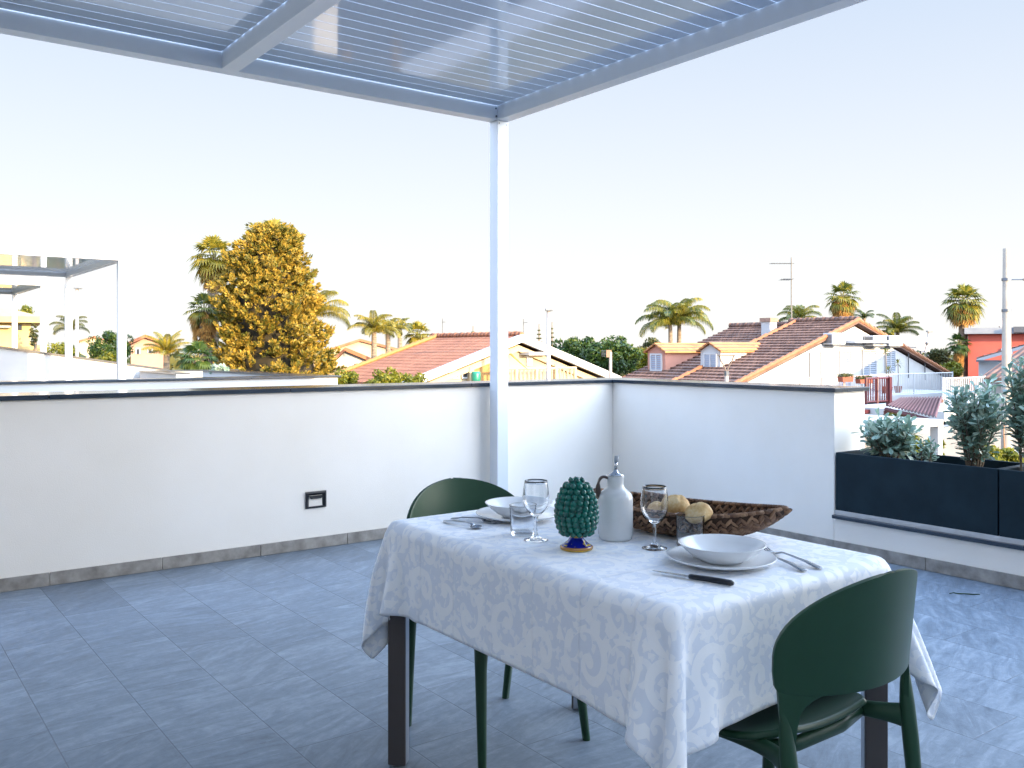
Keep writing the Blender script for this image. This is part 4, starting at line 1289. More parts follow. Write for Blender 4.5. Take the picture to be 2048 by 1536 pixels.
# ---- the planter shrubs: stiff stems with whorls of grey-green leaves
def planter_shrub(label, px, d, top, half, seed, stems=9, bare=.25, lean=0, group='grey green shrubs in the planters', lsize=.062, z0=.58):
    zt = at(px, top, d).z
    p = at(px, Y0, d); base = Vector((max(WR+.10, min(WR+.31, p.x)), p.y, z0))
    # keep to the trough line: slide along the sight line's depth
    t = (px-1024)/F_PX; q = at_x(px, Y0, WR+.20); base = Vector((q.x, q.y, z0))
    r = thing('planter_shrub', label, 'shrub', base, 0, group)
    rng = random.Random(seed); st = MB()
    H = zt-z0; W = half*d/F_PX
    C = []; D = []; N = []
    for i in range(stems):
        a = i*2.39996+seed; sp = W*(.25+.75*rng.random())
        e = Vector((math.cos(a)*sp+lean, math.sin(a)*sp, H*rng.uniform(.62, 1.0)*(1-.25*(sp/W)**2)))
        b = Vector((math.cos(a)*.03, math.sin(a)*.03, -.02)); c1 = b.lerp(e, .45)+Vector((0, 0, .12*H))
        pts = [((1-u)**2)*b+2*u*(1-u)*c1+u*u*e for u in LS(0, 1, 9)]
        st.tube([tuple(x) for x in pts], [.006-.0045*k/8 for k in range(9)], 6)
        segs = [(pts, bare)]
        for k in range(5):                       # side twigs
            u = rng.uniform(.3, .9); j = int(u*8); s0 = pts[j]; aa = rng.uniform(0, 6.28)
            e2 = s0+Vector((math.cos(aa)*W*.38, math.sin(aa)*W*.38, H*rng.uniform(.05, .22)))
            tp = [s0.lerp(e2, v) for v in LS(0, 1, 5)]
            st.tube([tuple(x) for x in tp], [.003, .0026, .0022, .0018, .001], 5); segs.append((tp, .15))
        for sg, b0 in segs:
            n = int((sg[-1]-sg[0]).length/.0115)
            for k in range(n):
                u = b0+(1-b0)*(k+rng.random())/n
                f = u*(len(sg)-1); j = min(len(sg)-2, int(f)); pos = sg[j].lerp(sg[j+1], f-j)
                ax = (sg[j+1]-sg[j]).normalized(); ph = k*2.4
                s1 = ax.orthogonal().normalized(); s2 = ax.cross(s1)
                dv = (s1*math.cos(ph)+s2*math.sin(ph)+ax*(.35+.7*u)).normalized()
                ln = lsize*rng.uniform(.7, 1.15)
                C.append(pos+dv*ln*.55); D.append(dv); N.append((ax+Vector((rng.uniform(-.4,.4), rng.uniform(-.4,.4), .5))).normalized())
    C = np.array(C); D = np.array(D); N = np.array(N)
    S = np.cross(N, D); S /= np.linalg.norm(S, axis=1)[:, None]+1e-9; N = np.cross(D, S)
    rg = np.random.default_rng(seed); L = (rg.uniform(.75, 1.2, len(C))*lsize)[:, None]; Wd = L*.40
    cup = rg.uniform(-.05, .22, len(C))[:, None]
    # obovate leaf, folded along its midrib: 2 x 3 faces
    ring = [(-.5, 0.06), (-.12, .62), (.22, 1.0), (.44, .62)]
    cols = []
    for u, w in ring:
        m = C+D*L*u+N*L*(.10*(u+.5)**2)*-1
        cols.append((m+S*Wd*w*.5+N*L*cup*w*.5, m, m-S*Wd*w*.5+N*L*cup*w*.5))
    V = np.stack([c for col in cols for c in col], 1); nV = V.shape[1]; V = V.reshape(-1, 3)
    fq = []
    for i in range(len(ring)-1):
        for k in range(2): fq.append((i*3+k, i*3+k+1, (i+1)*3+k+1, (i+1)*3+k))
    Fq = (np.arange(len(C))[:, None, None]*nV+np.array(fq)[None]).reshape(-1, 4)
    np_mesh('leaves', V, Fq, LM_GREY, r, True)
    st.build('stems', M_BARK, r)
    return r
planter_shrub('bushy grey green shrub at the left end of the first planter', 1782, 5.62, 822, 62, 51, 13, .12)
planter_shrub('low leaning grey green shrub next to the round bush in the first planter', 1852, 5.45, 880, 26, 52, 5, .1, lsize=.05)
planter_shrub('tall loose grey green shrub at the right end of the first planter', 1948, 5.2, 752, 66, 53, 13, .12)
planter_shrub('tall grey green shrub in the second planter at the right edge', 2055, 5.0, 700, 52, 54, 12, .2)
# ================================================================= HOUSES AND STREET FURNITURE
def tri_gable(mb, x0, xa, x1, zl, za, zr, y, zb):
    mb.add([(x0, y, zb), (x1, y, zb), (x1, y, zr), (xa, y, za), (x0, y, zl)], [(0, 1, 2, 3, 4)])

def roof_slab(x0, z0, x1, z1, y0, y1, th=.16):
    """sloping slab from (x0,z0) to (x1,z1) between y0 and y1"""
    return MB().prism([(x0, z0), (x1, z1), (x1, z1+th), (x0, z0+th)], 'y', y0, y1)

def shutter_window(root, s, x, y, z0, z1, w, side, name='window', louvre=True, mw=None):
    """window on a wall: side '-y' (x centre) or '-x' (y centre)"""
    f = MB(); p = MB(); h = w/2; t = .05
    def b(m, a0, a1, d0, d1, q0, q1):
        if side == '-y': m.box(x+a0, x+a1, y+d0, y+d1, q0, q1)
        else: m.box(x+d0, x+d1, y+a0, y+a1, q0, q1)
    b(f, -h, -h+t, -.05, .03, z0, z1); b(f, h-t, h, -.05, .03, z0, z1); b(f, -h+t, h-t, -.05, .03, z1-t, z1); b(f, -h+t, h-t, -.05, .03, z0, z0+t)
    if louvre: b(f, -t/2, t/2, -.045, .03, z0+t, z1-t)
    fo = f.build(name, M_METALW, root, shift=s)
    if louvre:
        n = max(6, int((z1-z0)/.09))
        for k in range(n):
            zz = z0+t+(z1-z0-2*t)*k/n
            hgt = (z1-z0-2*t)/n
            for q0, q1 in ((-h+t+.005, -t/2-.005), (t/2+.005, h-t-.005)):
                b(p, q0, q1, -.035, -.012, zz, zz+hgt*.72)
        p.build('shutter', M_SHUT, fo, shift=s)
        bk = MB(); b(bk, -h+t, h-t, -.006, .0, z0+t, z1-t); bk.build('recess', mat('dark_recess', (.10,.11,.13), None, rough=.8), fo, shift=s)
    else:
        b(p, -h+t, h-t, -.02, -.005, z0+t, z1-t)
        p.build('pane', M_GLASSW, fo, shift=s)
    return fo

# ---------------- the brown-roofed white house on the right
def brown_house():
    A = at(1710, 647, 36.0); v0 = A.y; ua = A.x; za = A.z
    L = at_y(1490, 762, v0); Rr = at_y(1900, 751, v0)
    k = (za-L.z)/(ua-L.x)
    B = at_x(1470, 656, ua).y
    vs = v0+2.75                               # step between the two roofs
    r = thing('brown_roofed_house', 'white house with brown tiled roof, two dormers and a broad gable on the right', 'house', (ua, v0, GZ))
    s = r.location
    xl, xr = L.x-1.2, Rr.x+.6; zl, zr = za-k*(ua-xl), za-k*(xr-ua)
    w = MB()
    w.prism([(xl+.25, GZ), (xr-.2, GZ), (xr-.2, zr-.03), (ua, za-.12), (xl+.25, zl-.02)], 'y', v0+.02, B-.05)
    w.build('wall', mat('pure_white_render', (.38,.375,.365), (.43,.425,.41), 1.5, .85, .05, 30), r, shift=s)
    def roofpart(y0, y1, dz, nm='roof'):
        o = course_roof(MB(), xl, zl+dz, ua, za+dz, y0, y1)
        ob = o.build(nm, M_ROOF_BROWN, r, shift=s)
        return ob
    rf = roofpart(v0-.18, vs, .02)
    rf2 = roofpart(vs+.01, B+.15, -.13)
    o = MB(); o.prism([(ua+.005, za+.02), (xr, zr+.02), (xr, zr+.14), (ua+.005, za+.16)], 'y', v0-.16, B+.1)
    o.build('roof', M_ROOF_BROWN, r, shift=s)
    # ridge and verge tiles
    rd = MB()
    y = v0-.15
    while y < B:
        z_ = za+.17 if y < vs else za+.03
        rd.tube([(ua, y, z_), (ua, y+.42, z_+.02)], [.10, .12], 8); y += .40
    rd.build('ridge_tiles', M_ROOF_BROWN, rf, shift=s)
    vg = MB()
    n = 22
    for i in range(n):
        q0, q1 = i/n, (i+1)/n
        a = Vector((xl+(ua-xl)*q0, v0-.15, zl+(za-zl)*q0+.14)); b = Vector((xl+(ua-xl)*q1, v0-.15, zl+(za-zl)*q1+.17))
        vg.tube([a, b], [.075, .09], 7)
        a = Vector((ua+(xr-ua)*q0, v0-.13, za+(zr-za)*q0+.17)); b = Vector((ua+(xr-ua)*q1, v0-.13, za+(zr-za)*q1+.14))
        vg.tube([a, b], [.09, .075], 7)
    vg.build('verge_tiles', mat('orange_verge', (.20,.075,.03), (.27,.11,.045), 4, .8), rf, shift=s)
    vg = MB()
    for i in range(12):
        q0, q1 = i/12, (i+1)/12
        a = Vector((xl+(ua-xl)*q0, vs, zl+(za-zl)*q0+.15)); b = Vector((xl+(ua-xl)*q1, vs, zl+(za-zl)*q1+.18))
        vg.tube([a, b], [.07, .09], 7)
    vg.build('verge_tiles', mat('orange_verge', (.20,.075,.03)), rf2, shift=s)
    # chimney
    ch_ = at_x(1538, 664, ua-1.2)
    c = MB().box(ch_.x-.22, ch_.x+.22, ch_.y-.22, ch_.y+.22, za-k*1.2-.2, za+.12).build('chimney', M_WHITEW, rf, shift=s)
    MB().box(ch_.x-.27, ch_.x+.27, ch_.y-.27, ch_.y+.27, za+.122, za+.28).build('cap', mat('brown_brick', (.20,.12,.09), (.28,.17,.12), 8, .9), rf, shift=s)
    # dormers
    for (pxc, pyb, hgt, wd, mw, lab) in ((1421, 742, .98, .98, M_WHITEW, 'white dormer with shuttered window'), (1313, 741, .98, .98, mat('pink_render', (.36,.17,.12), (.41,.20,.15), 2, .9), 'pink dormer with shuttered window')):
        t = (pxc-1024)/F_PX
        # meet the sight line with the roof plane z = za - k (ua - x)
        cx = t*CA+SA; cz = -(pyb-Y0)/F_PX
        d = (EYE-za+k*ua)/(k*cx-cz)
        q = at(pxc, pyb, d); x0, yc, z0 = q.x, q.y, q.z
        zt = z0+hgt*.78; pk = .26; h = wd/2
        xe = ua-(za-zt)/k; xp = ua-(za-(zt+pk))/k
        m = MB()
        m.add([(x0, yc-h, z0-.25), (x0, yc+h, z0-.25), (x0, yc+h, zt), (x0, yc, zt+pk), (x0, yc-h, zt),
               (xe+.3, yc-h, zt), (xe+.3, yc+h, zt), (x0+2.6, yc-h, z0-.25+.2), (x0+2.6, yc+h, z0-.25+.2), (xp+.3, yc, zt+pk)],
              [(0, 1, 2, 3, 4), (0, 4, 5, 7), (1, 8, 6, 2)])
        do = m.build('dormer', mw, r, shift=s); do['label'] = lab
        rr = MB(); th = .07; ov = .13
        rr.add([(x0-ov, yc-h-.12, zt-.06), (xe+.5, yc-h-.12, zt-.06), (xp+.5, yc, zt+pk+.02), (x0-ov, yc, zt+pk+.02),
                (x0-ov, yc-h-.12, zt-.06+th), (xe+.5, yc-h-.12, zt-.06+th), (xp+.5, yc, zt+pk+.02+th), (x0-ov, yc, zt+pk+.02+th)],
               [(0, 1, 2, 3), (4, 7, 6, 5), (0, 4, 5, 1), (0, 3, 7, 4)])
        rr.add([(x0-ov, yc+h+.12, zt-.06), (xe+.5, yc+h+.12, zt-.06), (xp+.5, yc, zt+pk+.02), (x0-ov, yc, zt+pk+.02),
                (x0-ov, yc+h+.12, zt-.06+th), (xe+.5, yc+h+.12, zt-.06+th), (xp+.5, yc, zt+pk+.02+th), (x0-ov, yc, zt+pk+.02+th)],
               [(3, 2, 1, 0), (5, 6, 7, 4), (1, 5, 4, 0), (4, 7, 3, 0)])
        rr.build('dormer_roof', M_DORMER_TILE, do, shift=s)
        wn = MB(); hw2 = .33
        fr_ = MB()
        for a0, a1, q0, q1 in ((-hw2, -hw2+.06, z0-.02, zt-.08), (hw2-.06, hw2, z0-.02, zt-.08), (-hw2+.06, hw2-.06, zt-.14, zt-.08), (-hw2+.06, hw2-.06, z0-.02, z0+.04), (-.03, .03, z0+.04, zt-.14)):
            fr_.box(x0-.05, x0-.002, yc+a0, yc+a1, q0, q1)
        for kk in range(7):
            zz = z0+.05+(zt-.2-z0)*kk/7
            for a0, a1 in ((-hw2+.065, -.035), (.035, hw2-.065)): wn.box(x0-.035, x0-.02, yc+a0, yc+a1, zz, zz+.065)
        fr_.build('window_frame', M_METALW, do, shift=s); wn.build('shutter', M_SHUT, do, shift=s)
    # gable openings
    yg = v0
    for pl, pr, pt, pb in ((1641, 1658, 703, 790), (1679, 1701, 702, 792), (1724, 1752, 700, 790), (1770, 1790, 700, 745)):
        a = at_y(pl, pt, yg); b = at_y(pr, pb, yg)
        shutter_window(r, s, (a.x+b.x)/2, yg, a.z-abs(a.z-b.z), a.z, abs(b.x-a.x), '-y', 'shuttered_door')
    a = at_y(1566, 745, yg); b = at_y(1584, 762, yg)
    MB().box(a.x, b.x, yg-.02, yg+.03, b.z, a.z).build('niche', mat('pale_niche', (.52,.47,.42), None, rough=.9), r, shift=s)
    a = at_y(1676, 681, yg); b = at_y(1756, 690, yg)
    MB().box(a.x, b.x, yg-.75, yg+.01, a.z-.09, a.z).build('door_canopy', M_METALW, r, shift=s)
    # pipes on the facade
    pp = MB()
    for px_, t0, t1 in ((1619, 705, 760), (1817, 694, 756), (1850, 705, 760)):
        a = at_y(px_, t0, yg-.06); b = at_y(px_, t1, yg-.06); pp.tube([a, b], .022, 6)
    a = at_y(1690, 688, yg-.06); b = at_y(1832, 695, yg-.06); pp.tube([a, b], .02, 6)
    pp.build('pipe', M_GALV, r, shift=s)
    # balcony slab under the gable
    a = at_y(1600, 790, v0-2.3); b = at_y(1905, 790, v0-2.3)
    MB().box(a.x, b.x+.8, v0-2.45, v0-.01, -.62, -.42).build('balcony_slab', M_WHITEW, r, shift=s)
    return v0, ua, za
bv0, bua, bza = brown_house()

def ac_unit(label, pl, pr, pt, pb, y, depth=.42, axis='y', group='air conditioners on the white gable'):
    a = at_y(pl, pt, y); b = at_y(pr, pb, y)
    w = abs(b.x-a.x); h = abs(a.z-b.z)
    r = thing('air_conditioner', label, 'air conditioner', (a.x, y, b.z), 0, group)
    MB().box(0, w, -depth, 0, 0, h).build('casing', M_METALW, r, bevel=.015)
    g_ = MB(); c = (w*.58, -depth-.004, h*.5); R_ = min(w*.36, h*.40)
    for q in LS(.2, 1, 5):
        pts = [(c[0]+R_*q*math.cos(t), c[1]-.012, c[2]+R_*q*math.sin(t)) for t in LS(0, 2*math.pi, 21)]
        g_.tube(pts, .010, 5, cap=False)
    for t in LS(0, 2*math.pi, 9)[:-1]:
        g_.tube([(c[0], c[1]-.012, c[2]), (c[0]+R_*math.cos(t), c[1]-.012, c[2]+R_*math.sin(t))], .008, 4)
    g_.build('fan_grille', mat('grey_grille', (.5,.46,.40), None, rough=.6), r)
    MB().tube([(c[0], c[1]+.002, c[2]), (c[0], c[1]-.006, c[2])], R_*.97, 24).build('fan_opening', mat('fan_dark', (.30,.27,.23), None, rough=.8), r)
    lv = MB()
    for k in range(9): lv.box(-.012, -.002, -depth*.9, -depth*.1, h*(.12+.085*k), h*(.12+.085*k)+h*.045)
    lv.build('side_louvre', mat('louvre_dark', (.05,.05,.055), None, rough=.6), r)
    MB().box(w*.1, w*.9, -depth*.9, -.01, -.06, -.004).build('bracket', M_GALV, r)
ac_unit('large air conditioner under the left roof edge of the white gable', 1646, 1672, 666, 689, bv0-.02)
ac_unit('air conditioner on the white gable beside the door canopy, left one of the close pair', 1728, 1754, 671, 692, bv0-.02)
ac_unit('air conditioner of the close pair nearest the right gable slope', 1760, 1786, 671, 692, bv0-.02)

# satellite dish
def dish(label, px, py, d, dia_px, m=None, tilt=0):
    c = at(px, py, d); R_ = dia_px*d/F_PX/2
    r = thing('satellite_dish', label, 'satellite dish', (c.x, c.y, c.z-R_*1.4))
    prof = [(R_*q, .32*R_*q*q) for q in LS(0, 1, 9)]
    m_ = MB().lathe(prof, 32)
    aim = Vector((-.42, -.86, .28)).normalized(); M = aim.to_track_quat('Z', 'Y').to_matrix()
    m_.v = [tuple(M @ Vector(v)+Vector((0, 0, R_*1.4))) for v in m_.v]
    m_.build('reflector', mat('dish_paint', (.32,.28,.26), (.37,.33,.31), 2, .5), r, smooth=True, solid=.012)
    st = MB().tube([(0, .05, -1.6), (0, .05, R_*1.2)], .035, 8)
    tip = M @ Vector((0, -.15*R_, R_*.95))+Vector((0, 0, R_*1.4))
    st.tube([tuple(M @ Vector((0, -R_*.95, .3*R_))+Vector((0, 0, R_*1.4))), tuple(tip)], .018, 6)
    st.build('mast', M_GALV, r)
    MB().sphere(tip, .07, 10, 8).build('receiver', M_GALV, r, smooth=True)
dish('large pale satellite dish beside the white gable slope', 1843, 689, 39.5, 35)
dish('white satellite dish on the coral house roof, left of the tall pole', 2001, 646, 47, 20)

# railings
def railing(name, label, p0, p1, zt, zb, m, pitch=.11, group=None, posts=None, thick=.011, rail=.022):
    r = thing(name, label, 'railing', (p0[0], p0[1], zb), 0, group)
    a = Vector((0, 0, 0)); b = Vector((p1[0]-p0[0], p1[1]-p0[1], 0)); H = zt-zb; L = b.length
    t = MB(); t.tube([(0, 0, H), (b.x, b.y, H)], rail, 6); t.tube([(0, 0, .08), (b.x, b.y, .08)], rail*.8, 6)
    t.build('rail', m, r)
    n = int(L/pitch); bl = MB()
    for k in range(1, n):
        q = k/n; bl.tube([(b.x*q, b.y*q, .08), (b.x*q, b.y*q, H)], thick, 5)
    o = bl.build('balusters', m, r)
    for q in posts or (0, 1):
        MB().tube([(b.x*q, b.y*q, 0), (b.x*q, b.y*q, H+.04)], rail*1.3, 8).build('post', m, r)
    return r
yb = bv0-2.35
a = at_y(1742, 750, yb); b = at_y(1905, 750, yb)
railing('balcony_railing', 'white balcony railing in front of the white gable', (a.x, yb), (b.x, yb), a.z, -.44, M_METALW, .12, posts=(0, .5, 1))
a = at_y(1600, 756, yb+.3); b = at_y(1742, 756, yb+.3)
railing('balcony_railing', 'railing with reddish top rail and flower boxes below the shuttered doors', (a.x, yb+.3), (b.x, yb+.3), a.z, -.44, mat('rust_painted_rail', (.42,.20,.14), (.55,.42,.36), 3, .6), .13, posts=(0, .3, .6, 1), thick=.006)

def flower_box(label, pl, pr, pt, pb, y, seed):
    a = at_y(pl, pt, y); b = at_y(pr, pb, y); w = b.x-a.x; h = a.z-b.z
    r = thing('flower_box', label, 'flower box', (a.x, y, b.z), 0, 'flower boxes on the railing')
    MB().prism([(.05*w, 0), (.95*w, 0), (w, h*.72), (0, h*.72)], 'y', -.2, 0).build('trough', M_TERRA, r)
    rng = np.random.default_rng(seed); n = 260
    C = np.stack([rng.uniform(0, w, n), rng.uniform(-.22, .02, n), h*.72+rng.uniform(0, .10, n)], 1)
    D = rand_dirs(n, rng); N = rand_dirs(n, rng)
    V, Fq = leaf_quads(C, D, N, np.full(n, .09), np.full(n, .04)); np_mesh('plants', V, Fq, LM_OLIVE, r)
flower_box('terracotta flower box hung on the reddish rail, left one', 1675, 1697, 750, 763, yb+.28, 1)
flower_box('brown flower box hung lower at the end of the reddish rail', 1710, 1737, 755, 766, yb+.1, 2)

# dracaenas on the balcony
def dracaena(label, px, top, zt_px, y, seed):
    p = at_y(px, 750, y); q = at_y(px, top, y)
    r = thing('potted_dracaena', label, 'potted plant', (p.x, y, -.42), 0, 'thin potted plants on the white balcony')
    H = q.z+.42; rng = random.Random(seed)
    MB().tube([(0, 0, .25), (.03, 0, H*.5), (0, 0, H)], [.02, .016, .014], 6).build('stem', M_BARK, r)
    MB().lathe([(0, 0), (.11, 0), (.15, .28), (.13, .28), (.12, .25), (0, .25)], 16).build('pot', M_TERRA, r)
    lf = MB()
    for k in range(26):
        a = k*2.4; e = rng.uniform(-.4, 1.3); d_ = Vector((math.cos(a)*math.cos(e), math.sin(a)*math.cos(e), math.sin(e)))
        b_ = Vector((0, 0, H)); m_ = b_+d_*.16; t_ = b_+d_*.30+Vector((0, 0, -.07)); sd = d_.cross(Vector((0, 0, 1))).normalized()*.018
        lf.add([b_, m_+sd, t_, m_-sd], [(0, 1, 2, 3)])
    lf.build('leaves', LM_PALM, r)
dracaena('tall thin dracaena on the white balcony, left one', 1772, 705, 0, bv0-1.6, 1)
dracaena('slim dracaena on the white balcony, right of the tall one', 1796, 728, 0, bv0-1.7, 2)
dracaena('shortest dracaena on the white balcony, between the other two', 1777, 741, 0, bv0-1.9, 3)

# television aerial on the brown roof
def aerial(label, px, top, bot, d, bars):
    b = at(px, bot, d); t = at(px, top, d); s_ = d/F_PX
    r = thing('television_aerial', label, 'aerial', b)
    H = t.z-b.z; right = Vector((CA, -SA, 0)); fwd = Vector((SA, CA, 0))
    MB().tube([(0, 0, -.6), (0, 0, H)], .028, 8).build('mast', M_GALV, r)
    for y, l, n, el in bars:
        m = MB()
        z = (bot-y)*s_
        e = right*(l*s_); m.tube([tuple(Vector((0, 0, z))-e*.12), tuple(Vector((0, 0, z))+e)], .014, 5)
        for k in range(n):
            c = Vector((0, 0, z))+e*(k+.3)/n
            m.tube([tuple(c-fwd*el-right*0), tuple(c+fwd*el)], .007, 4)
            m.tube([tuple(c-Vector((0, 0, el*.12))), tuple(c+Vector((0, 0, el*.12)))], .006, 4)
        m.build('antenna', M_GALV, r)
    return r
aerial('tall television aerial with two horizontal antennas on the brown roof', 1583, 515, 642, 38.5, ((527, -44, 9, .25), (559, -22, 7, .45)))
aerial('thin distant aerial over the orange roof', 885, 637, 672, 60, ((644, 6, 4, .3),))
aerial('distant aerial beside the first tiered pine', 1047, 638, 668, 60, ((645, 8, 4, .3),))

# ---------------- orange-roofed house left of the post
def orange_house():
    A = at(1040, 677, 30.0); v0, ua, za = A.y, A.x, A.z
    L = at_y(876, 753, v0); Rr = at_y(1217, 752, v0)
    k = (za-Rr.z)/(Rr.x-ua)
    B = at_x(875, 681, ua).y
    r = thing('orange_roofed_house', 'house with broad orange tiled roof and cream gable behind the post', 'house', (ua, v0, GZ)); s = r.location
    xl, xr = L.x-1.4, Rr.x+.5; zl, zr = za-k*(ua-xl), za-k*(xr-ua)
    MB().prism([(xl+.8, GZ), (xr-.3, GZ), (xr-.3, zr-.06), (ua, za-.20), (xl+.8, za-.2-k*(ua-xl-.8))], 'y', v0+.22, B-.3).build('wall', M_RENDER, r, shift=s)
    rf = course_roof(MB(), xl, zl, ua, za, v0+.02, B, .30, .022, .09).build('roof', M_ROOF_ORANGE, r, shift=s)
    MB().prism([(ua+.003, za), (xr, zr), (xr, zr+.12), (ua+.003, za+.12)], 'y', v0+.02, B).build('roof', M_ROOF_ORANGE, r, shift=s)
    # white bargeboards on the gable: an outer and an inner band
    M_CRM = mat('cream_paint', (.36,.28,.17), (.42,.33,.20), 2, .7)
    for off, th, y0, y1, mm in ((0, .26, v0-.14, v0+.01, M_METALW), (-.30, .20, v0+.08, v0+.215, M_CRM)):
        bb = MB()
        bb.prism([(xl, zl+off-.12), (ua, za+off-.12), (ua, za+off-.12+th), (xl, zl+off-.12+th)], 'y', y0, y1)
        bb.prism([(ua+.002, za+off-.12), (xr, zr+off-.12), (xr, zr+off-.12+th), (ua+.002, za+off-.12+th)], 'y', y0, y1)
        bb.build('bargeboard', mm, r, shift=s)
    rd = MB(); y = v0-.1
    while y < B: rd.tube([(ua, y, za+.13), (ua, y+.42, za+.15)], [.09, .11], 8); y += .4
    rd.build('ridge_tiles', M_ROOF_ORANGE, rf, shift=s)
    vb = MB()
    for i in range(18):
        q0, q1 = i/18, (i+1)/18
        vb.tube([(xl+(ua-xl)*q0, B-.03, zl+(za-zl)*q0+.14), (xl+(ua-xl)*q1, B-.03, zl+(za-zl)*q1+.16)], [.08, .1], 7)
    vb.build('verge_tiles', mat('ochre_verge', (.25,.13,.035), None, rough=.8), rf, shift=s)
    yw = v0+.22
    for pl, pr, pt, pb, lv in ((897, 918, 740, 757, False), (922, 936, 737, 757, False), (1052, 1063, 712, 731, True)):
        a = at_y(pl, pt, yw); b = at_y(pr, pb, yw)
        shutter_window(r, s, (a.x+b.x)/2, yw, b.z, a.z, abs(b.x-a.x), '-y', 'window', lv)
    a = at_y(946, 716, yw); b = at_y(984, 758, yw)
    o = MB().box(a.x, b.x, yw-.04, yw+.02, b.z-1.2, a.z).build('veranda_opening', mat('ochre_render', (.27,.15,.05), (.33,.19,.07), 2, .9), r, shift=s)
    # side panels and pilasters
    for pl, pr in ((937, 946), (984, 990), (1108, 1120)):
        a = at_y(pl, 705, yw-.1); b = at_y(pr, 760, yw-.1)
        MB().box(a.x, b.x, yw-.16, yw-.005, b.z-1.0, za-k*abs(ua-(a.x+b.x)/2)-.30).build('pilaster', M_CRM, r, shift=s)
    # awning
    a = at_y(1020, 704, yw-.05); b = at_y(1046, 728, yw-.9)
    MB().add([(a.x, yw-.03, a.z), (b.x, yw-.03, a.z), (b.x+.1, yw-1.0, a.z-.55), (a.x, yw-1.0, a.z-.55)], [(0, 1, 2, 3)]).build('awning', mat('ochre_awning', (.26,.15,.03), (.31,.19,.04), 2, .8), r, shift=s, solid=.02)
    a = at_y(1040, 704, yw); b = at_y(1082, 710, yw)
    MB().box(a.x, b.x, yw-.5, yw-.006, b.z, a.z).build('ledge', M_METALW, r, shift=s)
    # porthole ornament
    c = at_y(1026, 692, yw-.03); rg = MB()
    rg.tube([(c.x+.09*math.cos(t), yw-.03, c.z+.09*math.sin(t)) for t in LS(0, 2*math.pi, 17)], .03, 6)
    rg.build('ornament', mat('ochre_paint', (.5,.32,.08), None, rough=.6), r, shift=s)
    # terrace slab the balusters stand on
    zt_ = at_y(1060, 736, v0+.1).z
    MB().box(ua-1.5, xr-1.2, v0-.9, yw-.01, zt_-1.15, zt_-.72).build('terrace_slab', M_CRM, r, shift=s)
    return v0, ua, za, zt_
ov0, oua, oza, ozt = orange_house()
a = at_y(990, 736, ov0-.6); b = at_y(1150, 736, ov0-.6)
railing('terrace_balustrade', 'cream balustrade on the terrace of the orange-roofed house', (a.x, ov0-.6), (b.x, ov0-.6), ozt, ozt-.72, mat('cream_paint', (.36,.28,.17)), .16, posts=(0, .25, .5, .75, 1), thick=.03, rail=.045)
# a water barrel and bottle rack on that terrace
t_ = at_y(952, 757, ov0-.3)
o = MB().lathe([(0, 0), (.13, 0), (.15, .1), (.15, .26), (.13, .34), (0, .34)], 18).build('barrel', mat('green_plastic', (.01,.16,.10), None, rough=.4), smooth=True); o.location = (t_.x, ov0-.3, t_.z-.12)
tag(o, 'small green barrel on the terrace left of the post', 'barrel')

# ---------------- small houses far left and behind
def small_house(label, pl, pr, apex, eave_px, top, eave, d, depth, mw, mr, group=None, seed=1, windows=()):
    """gable facing the camera; pixel outline at distance d"""
    right = Vector((CA, -SA, 0)); fwd = Vector((SA, CA, 0))
    c = at((pl+pr)/2, Y0, d); s_ = d/F_PX; th_ = math.atan(((pl+pr)/2-1024)/F_PX); sv = s_; s_ = s_*math.cos(th_)
    hw = (pr-pl)*s_/2; ax = (apex-(pl+pr)/2)*s_; zt = EYE+(Y0-top)*sv-GZ; ze = EYE+(Y0-eave)*sv-GZ
    r = thing('house', label, 'house', (c.x, c.y, GZ), -YAW-th_, group)
    MB().prism([(-hw, 0), (hw, 0), (hw, ze), (ax, zt), (-hw, ze)], 'y', 0, depth).build('wall', mw, r)
    rf = MB()
    rf.prism([(-hw-.3, ze-.08), (ax, zt+.02), (ax, zt+.2), (-hw-.3, ze+.1)], 'y', -.25, depth+.2)
    rf.prism([(ax+.003, zt+.02), (hw+.3, ze-.08), (hw+.3, ze+.1), (ax+.003, zt+.2)], 'y', -.25, depth+.2)
    rf.build('roof', mr, r)
    for (x, z0, z1, w) in windows:
        x_ = (x-(pl+pr)/2)*s_; a_ = EYE+(Y0-z0)*sv-GZ; b_ = EYE+(Y0-z1)*sv-GZ; w_ = w*s_
        f = MB().box(x_-w_/2, x_+w_/2, -.04, -.004, b_, a_).build('window', M_GLASSW, r)
        q = MB()
        q.box(x_-w_/2-.06, x_-w_/2, -.06, -.003, b_, a_); q.box(x_+w_/2, x_+w_/2+.06, -.06, -.003, b_, a_); q.box(x_-w_/2-.06, x_+w_/2+.06, -.06, -.003, a_, a_+.06)
        q.build('frame', M_METALW, f)
    return r
small_house('small white gabled house with red roof between cypress and orange roof', 672, 748, 690, 0, 703, 728, 43, 7, M_WHITEW, M_ROOF_ORANGE, windows=((712, 727, 735, 8),))
small_house('distant house with wide red roof above the white gable left of the orange roof', 668, 790, 720, 0, 683, 700, 66, 9, M_RENDER, M_ROOF_ORANGE)
small_house('pink house with pale roof behind the yellow feather palm', 262, 330, 290, 0, 676, 690, 52, 8, mat('pink_house', (.34,.19,.13), (.39,.23,.16), 1, .9), M_ROOF_ORANGE, windows=((300, 697, 706, 7), (276, 698, 708, 5)))
small_house('low distant house with red roof in the neighbours pergola opening', 160, 215, 188, 0, 676, 684, 95, 9, M_RENDER, M_ROOF_ORANGE)
